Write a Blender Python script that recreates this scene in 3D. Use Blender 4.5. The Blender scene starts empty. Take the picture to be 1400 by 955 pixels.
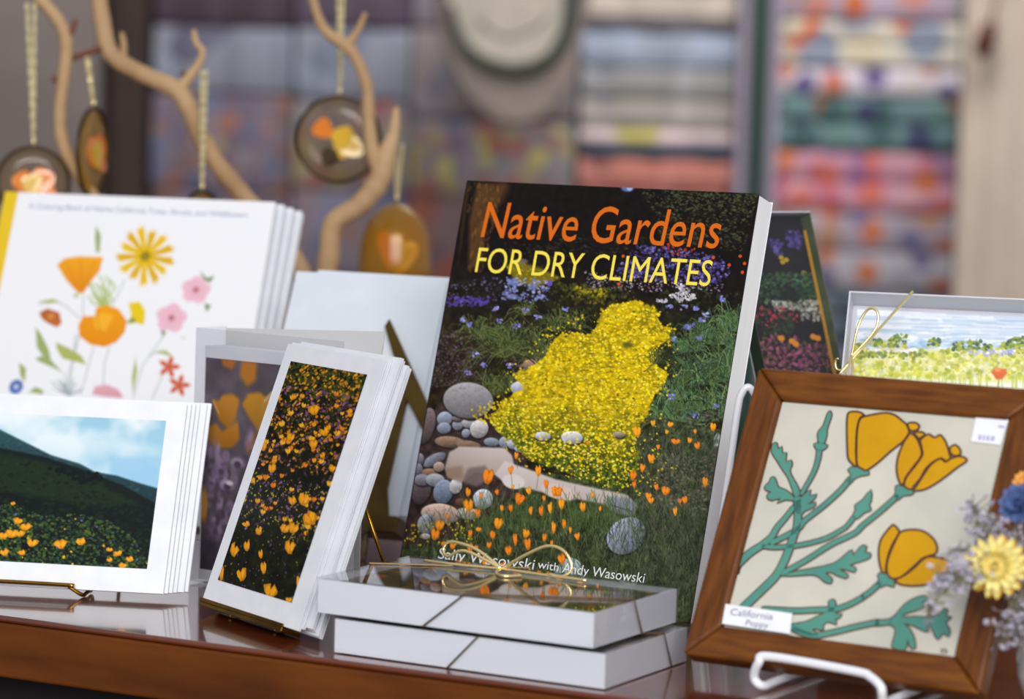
import bpy, math, random
import numpy as np
from mathutils import Vector, Matrix

# ------------------------------------------------------------------ camera, world, lights, exposure
TZ = 0.76                                    # height of the table top
F = 4000.0                                   # focal length in photo pixels
PITCH, ROLL, CAMH = math.radians(4.74), math.radians(1.75), TZ + 0.3195
scn = bpy.context.scene
col = scn.collection
CO = np.array([0.0, 0.0, CAMH])
FW = np.array([0, math.cos(PITCH), -math.sin(PITCH)])
_u = np.array([0, math.sin(PITCH), math.cos(PITCH)]); _r = np.array([1.0, 0, 0])
RT = math.cos(ROLL) * _r + math.sin(ROLL) * _u
UP = -math.sin(ROLL) * _r + math.cos(ROLL) * _u
cd = bpy.data.cameras.new('camera'); cam = bpy.data.objects.new('camera', cd); col.objects.link(cam)
cam.matrix_world = Matrix(((RT[0], UP[0], -FW[0], CO[0]), (RT[1], UP[1], -FW[1], CO[1]), (RT[2], UP[2], -FW[2], CO[2]), (0, 0, 0, 1)))
cd.sensor_fit = 'HORIZONTAL'; cd.sensor_width = 36; cd.lens = F * 36 / 1400
cd.clip_start = 0.05; cd.clip_end = 60
cd.dof.use_dof = True; cd.dof.focus_distance = 1.82; cd.dof.aperture_fstop = 5.6
scn.camera = cam
scn.view_settings.view_transform = 'Standard'; scn.view_settings.look = 'None'
scn.view_settings.gamma = 1.0; scn.view_settings.use_curve_mapping = False
scn.view_settings.exposure = 0.0
w = bpy.data.worlds.new('world'); scn.world = w; w.use_nodes = True
w.node_tree.nodes['Background'].inputs[0].default_value = (0.88, 0.91, 1.0, 1)
w.node_tree.nodes['Background'].inputs[1].default_value = 0.48
def area(name, loc, target, sx, sy, power, c):
    ld = bpy.data.lights.new(name, 'AREA'); ld.shape = 'RECTANGLE'; ld.size = sx; ld.size_y = sy; ld.energy = power; ld.color = c
    o = bpy.data.objects.new(name, ld); col.objects.link(o); o.location = loc
    o.rotation_euler = (Vector(target) - Vector(loc)).to_track_quat('-Z', 'Y').to_euler()
    return o
area('window_light', (0.1, -1.3, 2.3), (0.0, 1.9, 0.85), 2.4, 1.5, 112, (1.0, 0.98, 0.95))
area('background_fill_light', (0.6, 4.4, 2.9), (0.4, 5.8, 0.9), 1.6, 0.8, 54, (1.0, 0.92, 0.85))  # added overhead fill that brightens the shelves in the background

# ------------------------------------------------------------------ helpers
def ray(px, py): return FW + RT * (px - 700) / F + UP * (477.5 - py) / F
def at(px, py, Y):
    d = ray(px, py); return CO + d * (Y / d[1])
def atz(px, py, z):
    d = ray(px, py); return CO + d * ((TZ + z - CO[2]) / d[2])
class Frame:
    """A leaning plane: origin at its lower-left corner, ex along the base, ey up the face, n towards the viewer."""
    def __init__(s, x, y, th, le, z=0.0):
        th, le = math.radians(th), math.radians(le)
        s.B = np.array([x, y, TZ + z]); s.ex = np.array([math.cos(th), -math.sin(th), 0])
        nb = np.array([math.sin(th), math.cos(th), 0]); s.nb = nb
        s.ey = math.cos(le) * np.array([0, 0, 1.0]) + math.sin(le) * nb; s.n = np.cross(s.ex, s.ey)
    def loc(s, px, py, off=0.0):
        d = ray(px, py); o = s.B + s.n * off
        P = CO + d * (np.dot(o - CO, s.n) / np.dot(d, s.n)) - s.B
        return float(P @ s.ex), float(P @ s.ey)
    def world(s, a, b, c=0.0): return s.B + s.ex * a + s.ey * b + s.n * c
    def local(s, P):
        v = np.asarray(P) - s.B; return (float(v @ s.ex), float(v @ s.ey), float(v @ s.n))
    def mat(s):
        return Matrix([[s.ex[i], s.ey[i], s.n[i], s.B[i]] for i in range(3)] + [[0, 0, 0, 1]])
class MB:
    def __init__(s): s.v = []; s.f = []
    def add(s, v, f):
        o = len(s.v); s.v += [tuple(map(float, p)) for p in v]; s.f += [tuple(i + o for i in q) for q in f]; return s
    def box(s, x0, y0, z0, x1, y1, z1):
        return s.add([(x0, y0, z0), (x1, y0, z0), (x1, y1, z0), (x0, y1, z0), (x0, y0, z1), (x1, y0, z1), (x1, y1, z1), (x0, y1, z1)],
                     [(0, 3, 2, 1), (4, 5, 6, 7), (0, 1, 5, 4), (1, 2, 6, 5), (2, 3, 7, 6), (3, 0, 4, 7)])
    def tube(s, path, r, n=8, closed=False, cap=True):
        P = [np.array(p, float) for p in path]; N = len(P)
        R = r if hasattr(r, '__len__') else [r] * N
        T = []
        for i in range(N):
            a = P[(i - 1) % N] if (closed or i > 0) else P[i]; b = P[(i + 1) % N] if (closed or i < N - 1) else P[i]
            t = b - a; T.append(t / (np.linalg.norm(t) + 1e-12))
        u = np.cross(T[0], [0, 0, 1.0]);
        if np.linalg.norm(u) < 1e-3: u = np.cross(T[0], [1.0, 0, 0])
        u /= np.linalg.norm(u); V = []
        for i in range(N):
            u = u - T[i] * (u @ T[i]); u /= np.linalg.norm(u); w_ = np.cross(T[i], u)
            for k in range(n):
                a = 2 * math.pi * k / n; V.append(P[i] + (u * math.cos(a) + w_ * math.sin(a)) * R[i])
        fs = []
        for i in range(N if closed else N - 1):
            j = (i + 1) % N
            for k in range(n): fs.append((i * n + k, i * n + (k + 1) % n, j * n + (k + 1) % n, j * n + k))
        if cap and not closed: fs += [tuple(range(n))[::-1], tuple((N - 1) * n + k for k in range(n))]
        return s.add(V, fs)
    def lathe(s, prof, n=32, axis='z', c=(0, 0, 0)):
        V = []; fs = []
        for r, h in prof:
            for k in range(n):
                a = 2 * math.pi * k / n; p = (r * math.cos(a), r * math.sin(a), h) if axis == 'z' else (r * math.cos(a), h, r * math.sin(a))
                V.append((p[0] + c[0], p[1] + c[1], p[2] + c[2]))
        for i in range(len(prof) - 1):
            for k in range(n): fs.append((i * n + k, i * n + (k + 1) % n, (i + 1) * n + (k + 1) % n, (i + 1) * n + k))
        return s.add(V, fs)
    def prism(s, pts, z0, z1):
        n = len(pts)
        a = sum(pts[i][0] * pts[(i + 1) % n][1] - pts[(i + 1) % n][0] * pts[i][1] for i in range(n))
        if a < 0: pts = pts[::-1]
        return s.add([(p[0], p[1], z0) for p in pts] + [(p[0], p[1], z1) for p in pts],
                     [tuple(range(n))[::-1], tuple(range(n, 2 * n))] + [(i, (i + 1) % n, n + (i + 1) % n, n + i) for i in range(n)])
    def build(s, name, mat, parent=None, smooth=False, bevel=0, mw=None):
        me = bpy.data.meshes.new(name); me.from_pydata(s.v, [], s.f); me.update()
        return link(name, me, mat, parent, smooth, bevel, mw)
def link(name, me, mat, parent=None, smooth=False, bevel=0, mw=None):
    o = bpy.data.objects.new(name, me); col.objects.link(o); me.materials.append(mat)
    if parent is not None: o.parent = parent
    if mw is not None: o.matrix_world = mw
    if smooth: me.polygons.foreach_set('use_smooth', [True] * len(me.polygons))
    if bevel:
        m = o.modifiers.new('bevel', 'BEVEL'); m.width = bevel; m.segments = 3; m.limit_method = 'ANGLE'
    return o
def tag(o, label, cat, group=None, kind=None):
    o['label'] = label; o['category'] = cat
    if group: o['group'] = group
    if kind: o['kind'] = kind
    return o
def struct(o): o['kind'] = 'structure'; return o
def thing(name, label, cat, mw, group=None):
    o = bpy.data.objects.new(name, None); col.objects.link(o); o.empty_display_size = 0.02
    o.matrix_world = mw if isinstance(mw, Matrix) else Matrix.Translation(mw)
    return tag(o, label, cat, group)
def copy_tree(o, parent=None):
    c = o.copy(); col.objects.link(c); c.parent = parent
    for ch in list(o.children): copy_tree(ch, c)
    return c
def spline(pts, n=8, closed=False):
    P = [np.array(p, float) for p in pts]; N = len(P); out = []
    for i in range(N if closed else N - 1):
        g = (lambda k: P[k % N]) if closed else (lambda k: P[max(0, min(N - 1, k))])
        p0, p1, p2, p3 = g(i - 1), g(i), g(i + 1), g(i + 2)
        for k in range(n):
            t = k / n
            out.append(0.5 * (2 * p1 + (p2 - p0) * t + (2 * p0 - 5 * p1 + 4 * p2 - p3) * t * t + (3 * p1 - p0 - 3 * p2 + p3) * t ** 3))
    if not closed: out.append(P[-1])
    return out
def lin(c): 
    c = np.asarray(c, float) / 255.0
    return np.where(c <= 0.04045, c / 12.92, ((c + 0.055) / 1.055) ** 2.4)
def rgba(c): return tuple(float(x) for x in lin(c)) + (1.0,)

# ------------------------------------------------------------------ materials
def mat(name, c, rough=0.5, metal=0.0, coat=0.0, noise=0, c2=None, stretch=(1, 1, 1), bump=0.0, spec=0.5, detail=6, sheen=0):
    m = bpy.data.materials.new(name); m.use_nodes = True; nt = m.node_tree; b = nt.nodes['Principled BSDF']
    b.inputs['Base Color'].default_value = rgba(c); b.inputs['Roughness'].default_value = rough; b.inputs['Metallic'].default_value = metal
    b.inputs['Coat Weight'].default_value = coat; b.inputs['Coat Roughness'].default_value = 0.06; b.inputs['Specular IOR Level'].default_value = spec
    b.inputs['Sheen Weight'].default_value = sheen
    if noise:
        tc = nt.nodes.new('ShaderNodeTexCoord'); mp = nt.nodes.new('ShaderNodeMapping'); mp.inputs['Scale'].default_value = stretch
        nz = nt.nodes.new('ShaderNodeTexNoise'); nz.inputs['Scale'].default_value = noise; nz.inputs['Detail'].default_value = detail
        rp = nt.nodes.new('ShaderNodeValToRGB'); rp.color_ramp.elements[0].position = 0.33; rp.color_ramp.elements[1].position = 0.67
        rp.color_ramp.elements[0].color = rgba(c); rp.color_ramp.elements[1].color = rgba(c2 or c)
        nt.links.new(tc.outputs['Object'], mp.inputs[0]); nt.links.new(mp.outputs[0], nz.inputs['Vector'])
        nt.links.new(nz.outputs[0], rp.inputs[0]); nt.links.new(rp.outputs[0], b.inputs['Base Color'])
        if bump:
            bp = nt.nodes.new('ShaderNodeBump'); bp.inputs['Strength'].default_value = bump; bp.inputs['Distance'].default_value = 0.002
            nt.links.new(nz.outputs[0], bp.inputs['Height']); nt.links.new(bp.outputs[0], b.inputs['Normal'])
    return m
def print_mat(name, rough=0.32, coat=0.0, spec=0.2):
    m = bpy.data.materials.new(name); m.use_nodes = True; nt = m.node_tree; b = nt.nodes['Principled BSDF']
    a = nt.nodes.new('ShaderNodeAttribute'); a.attribute_name = 'ink'; nt.links.new(a.outputs['Color'], b.inputs['Base Color'])
    b.inputs['Roughness'].default_value = rough; b.inputs['Coat Weight'].default_value = coat; b.inputs['Coat Roughness'].default_value = 0.08
    b.inputs['Specular IOR Level'].default_value = spec
    return m
def clear_mat(name, tint=(1, 1, 1), rough=0.03, ior=1.5):
    m = bpy.data.materials.new(name); m.use_nodes = True; nt = m.node_tree; nt.nodes.clear()
    o = nt.nodes.new('ShaderNodeOutputMaterial'); mx = nt.nodes.new('ShaderNodeMixShader'); lw = nt.nodes.new('ShaderNodeLayerWeight'); lw.inputs[0].default_value = 0.5
    pw = nt.nodes.new('ShaderNodeMath'); pw.operation = 'POWER'; pw.inputs[1].default_value = 4.0; fr = nt.nodes.new('ShaderNodeMath'); fr.operation = 'MULTIPLY_ADD'
    fr.inputs[1].default_value = 0.93; fr.inputs[2].default_value = (ior - 1) ** 2 / (ior + 1) ** 2
    nt.links.new(lw.outputs['Facing'], pw.inputs[0]); nt.links.new(pw.outputs[0], fr.inputs[0])
    t = nt.nodes.new('ShaderNodeBsdfTransparent'); t.inputs[0].default_value = tint + (1,)
    g = nt.nodes.new('ShaderNodeBsdfGlossy'); g.inputs['Roughness'].default_value = rough
    nt.links.new(fr.outputs[0], mx.inputs[0]); nt.links.new(t.outputs[0], mx.inputs[1]); nt.links.new(g.outputs[0], mx.inputs[2]); nt.links.new(mx.outputs[0], o.inputs[0])
    return m
def fabric_mat(name, base, dots, scale=18, fill=0.6, base2=None):
    """A printed cotton: cells of several inks scattered on a ground colour."""
    m = bpy.data.materials.new(name); m.use_nodes = True; nt = m.node_tree; b = nt.nodes['Principled BSDF']; b.inputs['Roughness'].default_value = 0.9
    tc = nt.nodes.new('ShaderNodeTexCoord'); vo = nt.nodes.new('ShaderNodeTexVoronoi'); vo.inputs['Scale'].default_value = scale * 0.68; vo.inputs['Randomness'].default_value = 1.0
    nz = nt.nodes.new('ShaderNodeTexNoise'); nz.inputs['Scale'].default_value = 8; gr = nt.nodes.new('ShaderNodeMixRGB')
    gr.inputs[1].default_value = rgba(base); gr.inputs[2].default_value = rgba(base2 or [min(255, x * 1.2 + 8) for x in base])
    rp = nt.nodes.new('ShaderNodeValToRGB'); rp.color_ramp.interpolation = 'CONSTANT'
    while len(rp.color_ramp.elements) < len(dots): rp.color_ramp.elements.new(0.5)
    for i, d in enumerate(dots): rp.color_ramp.elements[i].position = i / len(dots); rp.color_ramp.elements[i].color = rgba(d)
    sx = nt.nodes.new('ShaderNodeSeparateColor'); lt = nt.nodes.new('ShaderNodeMath'); lt.operation = 'LESS_THAN'; lt.inputs[1].default_value = fill
    mx = nt.nodes.new('ShaderNodeMixRGB')
    L = nt.links.new
    L(tc.outputs['Object'], vo.inputs['Vector']); L(tc.outputs['Object'], nz.inputs['Vector']); L(nz.outputs[0], gr.inputs[0])
    L(vo.outputs['Color'], sx.inputs[0]); L(sx.outputs[0], rp.inputs[0]); L(vo.outputs['Distance'], lt.inputs[0])
    L(lt.outputs[0], mx.inputs[0]); L(gr.outputs[0], mx.inputs[1]); L(rp.outputs[0], mx.inputs[2]); L(mx.outputs[0], b.inputs['Base Color'])
    return m
M_white = mat('white_card', (236, 238, 243), 0.55, noise=60, c2=(228, 231, 238))
M_paper = mat('paper_pages', (238, 236, 228), 0.8, noise=900, c2=(214, 211, 203), stretch=(0.02, 0.02, 1))
M_envelope = mat('envelope_paper', (222, 228, 236), 0.7, noise=30, c2=(214, 222, 232))
M_wood_top = mat('table_varnish', (84, 38, 20), 0.16, coat=0.8, noise=5, c2=(112, 52, 24), stretch=(1, 9, 1), detail=8)
M_wood_edge = mat('table_edge_wood', (108, 56, 9), 0.4, noise=10, c2=(76, 36, 6), spec=0.3, stretch=(1, 1, 5), detail=9)
M_dark = mat('dark_counter', (22, 19, 20), 0.7, noise=6, c2=(30, 26, 25))
M_frame = mat('frame_oak', (120, 68, 14), 0.4, spec=0.3, noise=30, c2=(86, 44, 6), stretch=(1, 7, 1), detail=9, bump=0.1)
M_frame_v = mat('frame_oak_upright', (114, 64, 14), 0.4, spec=0.3, noise=30, c2=(78, 40, 7), stretch=(7, 1, 1), detail=9, bump=0.1)
M_tile = mat('cream_glaze', (206, 203, 188), 0.18, coat=0.3, noise=18, c2=(188, 187, 176))
M_petal = mat('yellow_glaze', (204, 152, 0), 0.35, spec=0.3, noise=40, c2=(194, 142, 0))
M_teal = mat('teal_glaze', (82, 146, 128), 0.28, coat=0.1, noise=40, c2=(72, 134, 122))
M_line = mat('brown_outline', (82, 44, 30), 0.6)
M_gold = mat('gold_cord', (244, 222, 160), 0.25, metal=0.8)
M_elastic = mat('gold_elastic', (104, 84, 54), 0.4, metal=0.7)
M_brass = mat('brass', (176, 132, 48), 0.22, metal=1.0, noise=40, c2=(140, 100, 34))
M_bronze = mat('bronze_strip', (104, 82, 36), 0.4, metal=0.8, noise=30, c2=(78, 58, 26))
M_whitewire = mat('white_enamel', (232, 234, 240), 0.25, coat=0.4)
M_clear = clear_mat('clear_acetate', ior=1.28)
M_clear2 = clear_mat('clear_sleeve', (0.93, 0.93, 0.94), 0.12, 1.45)
M_print = print_mat('printed_ink', 0.45); M_cover = print_mat('laminated_cover', 0.3, 0.04, 0.15); M_gloss = print_mat('photo_print', 0.3, 0.0, 0.15)
M_spine = mat('black_spine', (22, 17, 13), 0.3, coat=0.3)
M_orange = mat('orange_ink', (212, 102, 12), 0.5, spec=0.2); M_yellow = mat('yellow_ink', (243, 222, 74), 0.4); M_whiteink = mat('white_ink', (226, 230, 232), 0.4)
M_blueink = mat('slate_ink', (128, 142, 180), 0.6); M_pen = mat('violet_pen', (120, 110, 150), 0.6)
M_drift = mat('driftwood', (198, 166, 124), 0.7, noise=14, c2=(172, 136, 96), stretch=(1, 1, 0.4), bump=0.4, detail=8)
M_drift_d = mat('driftwood_twig', (128, 78, 50), 0.75, noise=20, c2=(104, 60, 40))
M_yellowtape = mat('yellow_tape', (232, 196, 8), 0.45)

# ------------------------------------------------------------------ painter for printed matter (inks on a fine grid)
def vnoise(h, w_, cell, seed):
    r = np.random.RandomState(seed); gh, gw = int(h / cell) + 3, int(w_ / cell) + 3; g = r.rand(gh, gw)
    y = np.arange(h) / cell; x = np.arange(w_) / cell; yi = y.astype(int); xi = x.astype(int); fy = y - yi; fx = x - xi
    fy = (fy * fy * (3 - 2 * fy))[:, None]; fx = (fx * fx * (3 - 2 * fx))[None]
    a = g[yi][:, xi]; b = g[yi][:, xi + 1]; c = g[yi + 1][:, xi]; d = g[yi + 1][:, xi + 1]
    return (a * (1 - fx) + b * fx) * (1 - fy) + (c * (1 - fx) + d * fx) * fy
def fbm(h, w_, cell, seed): return (vnoise(h, w_, cell, seed) * 4 + vnoise(h, w_, cell / 2.1, seed + 1) * 2 + vnoise(h, w_, max(1.5, cell / 4.3), seed + 2)) / 7
class Canvas:
    tone = 1.0
    """Art in the coordinates measured on the print, rectified onto the print's own plane."""
    def __init__(s, fr, x0, y0, x1, y1, res, off=0.0, seed=1):
        s.fr, s.x0, s.y0, s.x1, s.y1, s.res, s.off = fr, x0, y0, x1, y1, res, off
        s.W = int((x1 - x0) / res) + 1; s.H = int((y1 - y0) / res) + 1; s.a = np.zeros((s.H, s.W, 3)); s.seed = seed
        s.rnd = random.Random(seed)
        c = fr.world((x0 + x1) / 2, (y0 + y1) / 2); v = c - CO; z = v @ FW
        cx, cy = 700 + F * (v @ RT) / z, 477.5 - F * (v @ UP) / z
        p0 = np.array(s.P(cx, cy)); s.kx = abs(s.P(cx + 1, cy)[0] - p0[0]); s.ky = abs(s.P(cx, cy + 1)[1] - p0[1])
    def P(s, px, py):
        a, b = s.fr.loc(px, py, s.off); return (a - s.x0) / s.res, (s.y1 - b) / s.res
    def box(s, x0, y0, x1, y1):
        return max(0, int(x0)), max(0, int(y0)), min(s.W, int(x1) + 2), min(s.H, int(y1) + 2)
    def blend(s, x0, y0, x1, y1, m, c):
        m = m[..., None]; t = s.a[y0:y1, x0:x1]; s.a[y0:y1, x0:x1] = t * (1 - m) + np.asarray(c, float) * m
    def ell(s, px, py, rx, ry, c, ang=0.0, soft=0.7, op=1.0, shade=0.0):
        cx, cy = s.P(px, py); rx *= s.kx; ry *= s.ky; R = max(rx, ry) + 2 + soft
        x0, y0, x1, y1 = s.box(cx - R, cy - R, cx + R, cy + R)
        if x1 <= x0 or y1 <= y0: return
        Y, X = np.mgrid[y0:y1, x0:x1]; X = X - cx; Y = Y - cy; ca, sa = math.cos(ang), math.sin(ang)
        u = (X * ca + Y * sa) / rx; v = (-X * sa + Y * ca) / ry
        d = (1 - np.sqrt(u * u + v * v)) * min(rx, ry); m = np.clip(d / soft + 0.5, 0, 1) * op
        cc = np.asarray(c, float)
        if shade: cc = np.clip(cc[None, None] * (1 - shade * (v + 0.35 * u))[..., None], 0, 255)
        s.blend(x0, y0, x1, y1, m, cc)
    def mask(s, pts, soft=1):
        Q = [s.P(*p) for p in pts]; m = np.zeros((s.H, s.W)); xs = [q[0] for q in Q]; ys = [q[1] for q in Q]
        x0, y0, x1, y1 = s.box(min(xs), min(ys), max(xs), max(ys))
        if x1 <= x0 or y1 <= y0: return m, (0, 0, 0, 0)
        Y, X = np.mgrid[y0:y1, x0:x1]; acc = np.zeros(X.shape)
        for ox, oy in ((.25, .1), (-.25, -.1), (.1, -.3), (-.1, .3)):
            k = np.zeros(X.shape, bool)
            for i in range(len(Q)):
                ax, ay = Q[i]; bx, by = Q[(i + 1) % len(Q)]
                if ay == by: continue
                Yy = Y + oy; k ^= ((Yy < ay) != (Yy < by)) & (X + ox < (bx - ax) * (Yy - ay) / (by - ay) + ax)
            acc += k
        m[y0:y1, x0:x1] = acc / 4
        return m, (x0, y0, x1, y1)
    def poly(s, pts, c, op=1.0, shade=None, blur=0):
        m, (x0, y0, x1, y1) = s.mask(pts)
        if x1 <= x0: return
        if blur: m = bl(m, blur); x0, y0, x1, y1 = s.box(x0 - 2 * blur, y0 - 2 * blur, x1 + 2 * blur, y1 + 2 * blur)
        cc = np.asarray(c, float)
        if shade is not None:
            t = np.linspace(0, 1, max(2, y1 - y0))[:, None, None]; cc = cc * (1 - t) + np.asarray(shade, float) * t
        s.blend(x0, y0, x1, y1, m[y0:y1, x0:x1] * op, cc)
    def line(s, pts, wd, c, op=1.0, soft=0.8):
        Q = [s.P(*p) for p in pts]; wd *= (s.kx + s.ky) / 2
        for i in range(len(Q) - 1):
            (ax, ay), (bx, by) = Q[i], Q[i + 1]; R = wd + 2
            x0, y0, x1, y1 = s.box(min(ax, bx) - R, min(ay, by) - R, max(ax, bx) + R, max(ay, by) + R)
            if x1 <= x0 or y1 <= y0: continue
            Y, X = np.mgrid[y0:y1, x0:x1]; dx, dy = bx - ax, by - ay; L = dx * dx + dy * dy + 1e-9
            t = np.clip(((X - ax) * dx + (Y - ay) * dy) / L, 0, 1); d = np.hypot(X - ax - t * dx, Y - ay - t * dy)
            s.blend(x0, y0, x1, y1, np.clip((wd / 2 - d) / soft + 0.5, 0, 1) * op, c)
    def speckle(s, pts, cols, n, r0, r1, asp=1.0, op=1.0, soft=0.8, dens=None):
        xs = [p[0] for p in pts]; ys = [p[1] for p in pts]; k = 0; t = 0
        while k < n and t < n * 12:
            t += 1; x = s.rnd.uniform(min(xs), max(xs)); y = s.rnd.uniform(min(ys), max(ys)); ins = False
            for i in range(len(pts)):
                ax, ay = pts[i]; bx, by = pts[(i + 1) % len(pts)]
                if (y < ay) != (y < by) and x < (bx - ax) * (y - ay) / (by - ay) + ax: ins = not ins
            if not ins or (dens and s.rnd.random() > dens(x, y)): continue
            k += 1; r = s.rnd.uniform(r0, r1); c = s.rnd.choice(cols); j = s.rnd.uniform(0.85, 1.12)
            s.ell(x, y, r, r * asp * s.rnd.uniform(0.7, 1.2), [min(255, q * j) for q in c], s.rnd.uniform(-.6, .6), soft, op)
    def blades(s, x0, y0, x1, y1, cols, n, l0, l1, wd=1.0, lean=0.5, op=0.9, mask=None):
        for _ in range(n):
            x = s.rnd.uniform(x0, x1); y = s.rnd.uniform(y0, y1)
            if mask and not mask(x, y): continue
            L = s.rnd.uniform(l0, l1); k = s.rnd.uniform(-lean, lean); c = s.rnd.choice(cols); j = s.rnd.uniform(0.75, 1.2)
            s.line([(x, y), (x + k * L * .4, y - L * .6), (x + k * L, y - L)], wd, [min(255, q * j) for q in c], op)
    def mask_at(s, pts, x, y):
        ins = False
        for i in range(len(pts)):
            ax, ay = pts[i]; bx_, by = pts[(i + 1) % len(pts)]
            if (y < ay) != (y < by) and x < (bx_ - ax) * (y - ay) / (by - ay) + ax: ins = not ins
        return ins
    def clump(s, x, y, n, L, cols, wd=1.0, spread=1.2, op=.85):
        for _ in range(n):
            a = s.rnd.gauss(0, .55) * spread; l = L * s.rnd.uniform(.45, 1.05); bx_ = x + s.rnd.gauss(0, L * .18); c = s.rnd.choice(cols); j = s.rnd.uniform(.7, 1.25)
            p = [(bx_, y), (bx_ + math.sin(a) * l * .5, y - math.cos(a) * l * .6), (bx_ + math.sin(a) * l, y - math.cos(a * 1.3) * l * .85), (bx_ + math.sin(a) * l * 1.2, y - math.cos(a * 1.6) * l * .8)]
            s.line(p, wd, [min(255, q * j) for q in c], op)
    def bloom(s, x, y, rx, ry, cc):
        cc = np.asarray(cc, float); ta = s.rnd.uniform(-.5, .5); ca, sa = math.cos(ta), math.sin(ta); rr = lambda u, v: (x + (u * ca - v * sa) * rx, y + (u * sa + v * ca) * ry); j = lambda: s.rnd.uniform(-.25, .25)
        s.poly([rr(-.35, .9), rr(-.9 + j(), .3 + j()), rr(-1 + j(), -.5 + j()), rr(-.4 + j(), -.9 + j()), rr(0, -.55 + j()), rr(.5 + j(), -1 + j()), rr(1 + j(), -.4 + j()), rr(.85 + j(), .4 + j()), rr(.3, .9)], cc * .82)
        s.poly([rr(-.3, .7), rr(-.8, .1), rr(-.7 + j(), -.6), rr(-.3, -.75), rr(.1, 0)], cc); s.poly([rr(.1, .6), rr(.1, -.3), rr(.5, -.8), rr(.85, -.3), rr(.6, .3)], np.minimum(cc * 1.12, 255), .8)
    def noise_wash(s, cell, amp, seed):
        n = fbm(s.H, s.W, cell, seed)[..., None] - 0.5; s.a = np.clip(s.a * (1 + n * amp), 0, 255)
    def build(s, name, m, parent, z):
        W, H = s.W, s.H; X, Y = np.meshgrid(s.x0 + np.arange(W) * s.res, s.y1 - np.arange(H) * s.res)
        co = np.stack([X, Y, np.full_like(X, z)], -1).reshape(-1).astype(np.float32)
        i = (np.arange(H - 1)[:, None] * W + np.arange(W - 1)[None]).reshape(-1); q = np.stack([i, i + W, i + W + 1, i + 1], -1).reshape(-1).astype(np.int32)
        me = bpy.data.meshes.new(name); me.vertices.add(W * H); me.vertices.foreach_set('co', co)
        nf = len(i); me.loops.add(nf * 4); me.loops.foreach_set('vertex_index', q); me.polygons.add(nf)
        me.polygons.foreach_set('loop_start', np.arange(nf, dtype=np.int32) * 4); me.update(calc_edges=True)
        at_ = me.color_attributes.new('ink', 'FLOAT_COLOR', 'POINT'); c4 = np.ones((H * W, 4), np.float32); c4[:, :3] = lin(255 * (np.clip(s.a, 0, 255) / 255) ** s.tone).reshape(-1, 3)
        at_.data.foreach_set('color', c4.reshape(-1))
        return link(name, me, m, parent)
def bl(m, r):
    for ax in (0, 1):
        k = np.ones(2 * r + 1) / (2 * r + 1); m = np.apply_along_axis(lambda v: np.convolve(v, k, 'same'), ax, m)
    return m
def zoomer(x0, y0, sc): return lambda pts: [(x0 + p[0] / sc, y0 + p[1] / sc) for p in pts]
def lettering(name, txt, fr, bl_, br_, tl_, m, parent, off, fat=0.0, z=None):
    """Text laid in the plane of fr: baseline from bl_ to br_, tl_ is the top of the first capital."""
    cu = bpy.data.curves.new(name, 'FONT'); cu.body = txt; cu.size = 1.0; cu.offset = fat; cu.resolution_u = 4
    t = bpy.data.objects.new(name, cu); col.objects.link(t); dg = bpy.context.evaluated_depsgraph_get()
    me = bpy.data.meshes.new_from_object(t.evaluated_get(dg)); bpy.data.objects.remove(t); bpy.data.curves.remove(cu)
    n = len(me.vertices); co = np.zeros(n * 3); me.vertices.foreach_get('co', co); co = co.reshape(-1, 3)
    x0, x1 = co[:, 0].min(), co[:, 0].max(); cap = 0.729
    A = np.array(fr.loc(*bl_, off)); B = np.array(fr.loc(*br_, off)); T = np.array(fr.loc(*tl_, off))
    u = (co[:, 0] - x0) / (x1 - x0); v = co[:, 1] / cap
    Q = A[None] + u[:, None] * (B - A)[None] + v[:, None] * (T - A)[None]
    out = np.concatenate([Q, np.full((n, 1), off if z is None else z)], 1); me.vertices.foreach_set('co', out.reshape(-1)); me.update()
    me.materials.clear()
    return link(name, me, m, parent)

# ------------------------------------------------------------------ the room
BY = 6.0
M_floor = mat('floor_boards', (96, 78, 62), 0.5, noise=4, c2=(80, 64, 50), stretch=(1, 8, 1))
M_wall = mat('wall_paint', (122, 114, 112), 0.85, noise=2, c2=(112, 104, 104))
struct(MB().box(-3.5, -2.5, -0.05, 3.5, 7.2, 0.0).build('floor', M_floor))
struct(MB().box(-3.5, 7.0, 0.0, 3.5, 7.12, 3.0).build('wall_back', M_wall))
struct(MB().box(-3.6, 1.2, 0.0, -3.5, 7.1, 3.0).build('wall_left', M_wall))

# ------------------------------------------------------------------ table
TB = Frame(-0.1218, 1.6753, 27.0, 0.0)
MT = Matrix([[TB.ex[i], TB.nb[i], (0, 0, 1)[i], (TB.B[0], TB.B[1], 0)[i]] for i in range(3)] + [[0, 0, 0, 1]])
table = thing('display_table', 'dark varnished wooden table carrying the books and cards', 'table', MT)
MB().box(-1.1, -0.001, TZ - 0.004, 1.0, 0.95, TZ).build('table_top', M_wood_top, table, bevel=0.0018)
MB().box(-1.095, 0.0, TZ - 0.0385, 0.995, 0.028, TZ - 0.0042).build('front_edge', M_wood_edge, table, bevel=0.002)
MB().box(-1.095, 0.9, TZ - 0.0385, 0.995, 0.945, TZ - 0.0042).build('rear_edge', M_wood_edge, table, bevel=0.002)
for sx in (-1.095, 0.967): MB().box(sx, 0.0285, TZ - 0.0385, sx + 0.028, 0.8995, TZ - 0.0042).build('side_edge', M_wood_edge, table)
MB().box(-1.02, 0.05, 0.09, 0.92, 0.07, TZ - 0.039).build('front_panel', M_dark, table)
MB().box(-1.02, 0.86, 0.09, 0.92, 0.88, TZ - 0.039).build('rear_panel', M_dark, table)
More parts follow.
